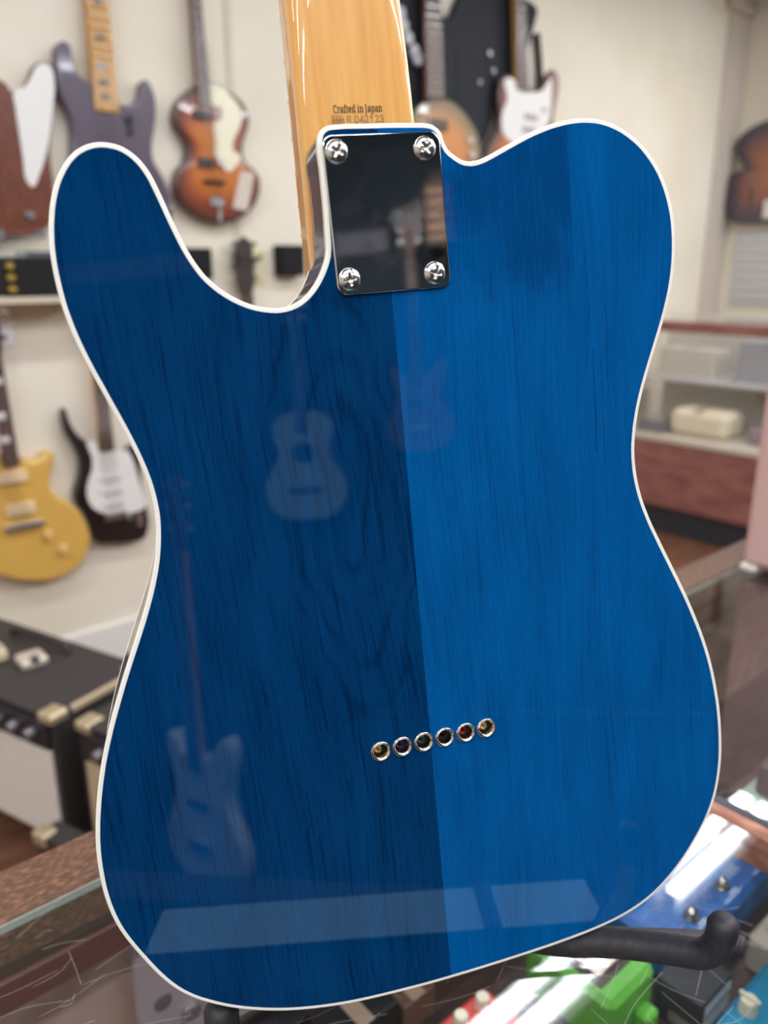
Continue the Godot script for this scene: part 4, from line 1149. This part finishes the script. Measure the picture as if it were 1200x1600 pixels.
	var fs := thing("floor_stand", "black floor stand under the pale blue guitar behind the viewer", "stand", Vector3(-0.60, 0, 1.26), PI + 0.5)
	part(fs, "cradle", box(Vector3(-0.08, 0.095, -0.06), Vector3(0.08, 0.115, 0.04), 0.004), mats["gloss_black"])
	for q in [Vector3(-0.14, 0.008, 0.12), Vector3(0.14, 0.008, 0.12), Vector3(0, 0.008, -0.18)]:
		part(fs, "leg", tube([Vector3(0, 0.10, -0.03), q + Vector3(0, 0.009, 0)], [0.008, 0.008], 10), mats["gloss_black"])

func mahog_dark() -> Material:
	return mat("head_brown", hexc("5a2e20"), 0.4)

# ---------------------------------------------------------------- light fittings
func ceiling_light(x: float, z: float, label: String, energy: float) -> void:
	var f := thing("ceiling_light", label, "light", Vector3(x, 2.80, z), 0.0, "twin-tube ceiling fittings")
	part(f, "housing", slab(PackedVector2Array([Vector2(-0.085, -0.05), Vector2(0.085, -0.05), Vector2(0.095, 0.0), Vector2(-0.095, 0.0)]), -0.64, 0.64, 0.003, 2, false), mat("fitting_grey", hexc("8d8b86"), 0.5)).rotation.y = PI / 2
	var glow := mat("tube_glow", hexc("f3f8ff"), 0.4)
	glow.emission_enabled = true
	glow.emission = hexc("f3f8ff")
	glow.emission_energy_multiplier = 8.5
	for s in [-1, 1]:
		part(f, "tube", tube([Vector3(-0.60, -0.095, 0.046 * s), Vector3(0.60, -0.095, 0.046 * s)], [0.026, 0.026], 16), glow)
		for e in [-0.61, 0.61]:
			part(f, "tube_holder", box(Vector3(e - 0.012, -0.12, 0.046 * s - 0.02), Vector3(e + 0.012, -0.045, 0.046 * s + 0.02), 0.003), mat("fitting_grey", hexc("8d8b86"), 0.5))
		var l := AreaLight3D.new()
		l.name = "tube_light"
		l.area_size = Vector2(1.2, 0.052)
		l.light_color = hexc("f3f8ff")
		l.light_energy = energy
		l.shadow_enabled = true
		l.area_range = 12.0
		f.add_child(l, true)
		l.position = Vector3(0, -0.123, 0.046 * s)
		l.rotation.x = -PI / 2

func _ready() -> void:
	# camera
	var cam := Camera3D.new()
	cam.name = "camera"
	var at := CameraAttributesPhysical.new()
	at.frustum_focal_length = 18.75
	at.frustum_near = 0.05
	at.frustum_far = 50.0
	at.frustum_focus_distance = 0.376
	at.exposure_aperture = 4.2
	cam.attributes = at
	add_child(cam)
	cam.position = Vector3(0, 1.30, 0)
	cam.rotation = Vector3(deg_to_rad(-17.0), deg_to_rad(-40.8), 0)
	cam.current = true
	# environment
	var env := Environment.new()
	env.background_mode = Environment.BG_COLOR
	env.background_color = hexc("1a1c20")
	env.tonemap_mode = Environment.TONE_MAPPER_LINEAR
	env.tonemap_exposure = 1.0
	env.sdfgi_enabled = true
	env.ssao_enabled = true
	env.ssil_enabled = true
	var we := WorldEnvironment.new()
	we.name = "environment"
	we.environment = env
	add_child(we)
	# ceiling lights; farthest row, leftmost and rightmost columns are added to even the light
	var place := ["in front of the wall of guitars", "just behind the viewer", "added to even the lighting farthest behind the viewer"]
	var side := ["added_leftmost", "second from left", "third from left", "fourth from left", "added_rightmost"]
	for r in 3:
		for k in 5:
			ceiling_light([-1.95, -0.30, 1.35, 3.0, 4.19][k], [-1.185, 0.35, 1.45][r], "twin-tube ceiling light %s, %s" % [place[r], side[k]], [0.70, 0.78, 0.80][r])
	# the room
	var plaster := tex_mat("wall_cream", noise_tex([[0.0, hexc("ddd2bd")], [0.5, hexc("e4d9c5")], [1.0, hexc("e9dfcf")]], 0.012, 2, 256, 256, 5), Vector3(0.5, 0.5, 0.5), 0.85)
	var dark_wall := tex_mat("wall_dark", noise_tex([[0.0, hexc("1b272f")], [0.5, hexc("202e37")], [1.0, hexc("26343d")]], 0.02, 3), Vector3(0.5, 0.5, 0.5), 0.8)
	var boards := tex_mat("floor_boards", noise_tex([[0.0, hexc("5a3a2a")], [0.5, hexc("704a36")], [1.0, hexc("835b45")]], 0.02, 7), Vector3(0.7, 1, 5), 0.45)
	structure("floor", box(Vector3(-3.3, -0.1, -2.6), Vector3(5.05, 0, 3.1), 0.001), boards)
	structure("ceiling", box(Vector3(-3.3, 2.80, -2.6), Vector3(5.05, 2.9, 3.1), 0.001), mat("ceiling_dark", hexc("46433f"), 0.9))
	structure("wall_back", box(Vector3(-3.3, 0, -2.6), Vector3(5.05, 2.8, -2.5), 0.001), plaster)
	structure("wall_right", box(Vector3(4.85, 0, -2.5), Vector3(5.05, 2.8, 3.0), 0.001), plaster)
	structure("wall_left", box(Vector3(-3.3, 0, -2.5), Vector3(-3.2, 2.8, 3.0), 0.001), plaster)
	structure("wall_front", box(Vector3(-3.3, 0, 3.0), Vector3(5.05, 2.8, 3.1), 0.001), dark_wall)
	var fm := thing("added_floor_sheet", "dark carpet added over the floor behind the viewer to darken reflections", "floor_sheet", Vector3(0.25, 0, 0.50))  # added dark cover that keeps the floor dim in the lacquer reflections
	part(fm, "dark_sheet", box(Vector3(-3.2, 0, -0.52), Vector3(3.2, 0.008, 2.45), 0.003), mat("floor_sheet_dark", hexc("15171a"), 0.9))
	structure("baseboard_back", box(Vector3(-3.2, 0, -2.5), Vector3(4.85, 0.14, -2.485), 0.003), mat("baseboard_white", hexc("e6e0d8"), 0.5))
	structure("trim_1", box(Vector3(1.49, 0.14, -2.5), Vector3(1.515, 2.8, -2.494), 0.001), mat("batten_cream", hexc("cfc4b0"), 0.7))
	structure("trim_2", box(Vector3(4.62, 0.14, -2.5), Vector3(4.85, 2.62, -2.485), 0.006), mat("pilaster", hexc("c4b6a8"), 0.7))
	structure("trim_3", box(Vector3(4.56, 2.62, -2.5), Vector3(4.85, 2.70, -2.46), 0.006), mat("pilaster", hexc("c4b6a8"), 0.7))
	print("room")
	counter()
	main_guitar()
	print("guitar")
	guitar_stand()
	wall_instruments()
	far_showcase()
	floor_amps()
	back_of_shop()
	wall_fittings()
	showcase_things()
	card_strip()
	print("done")
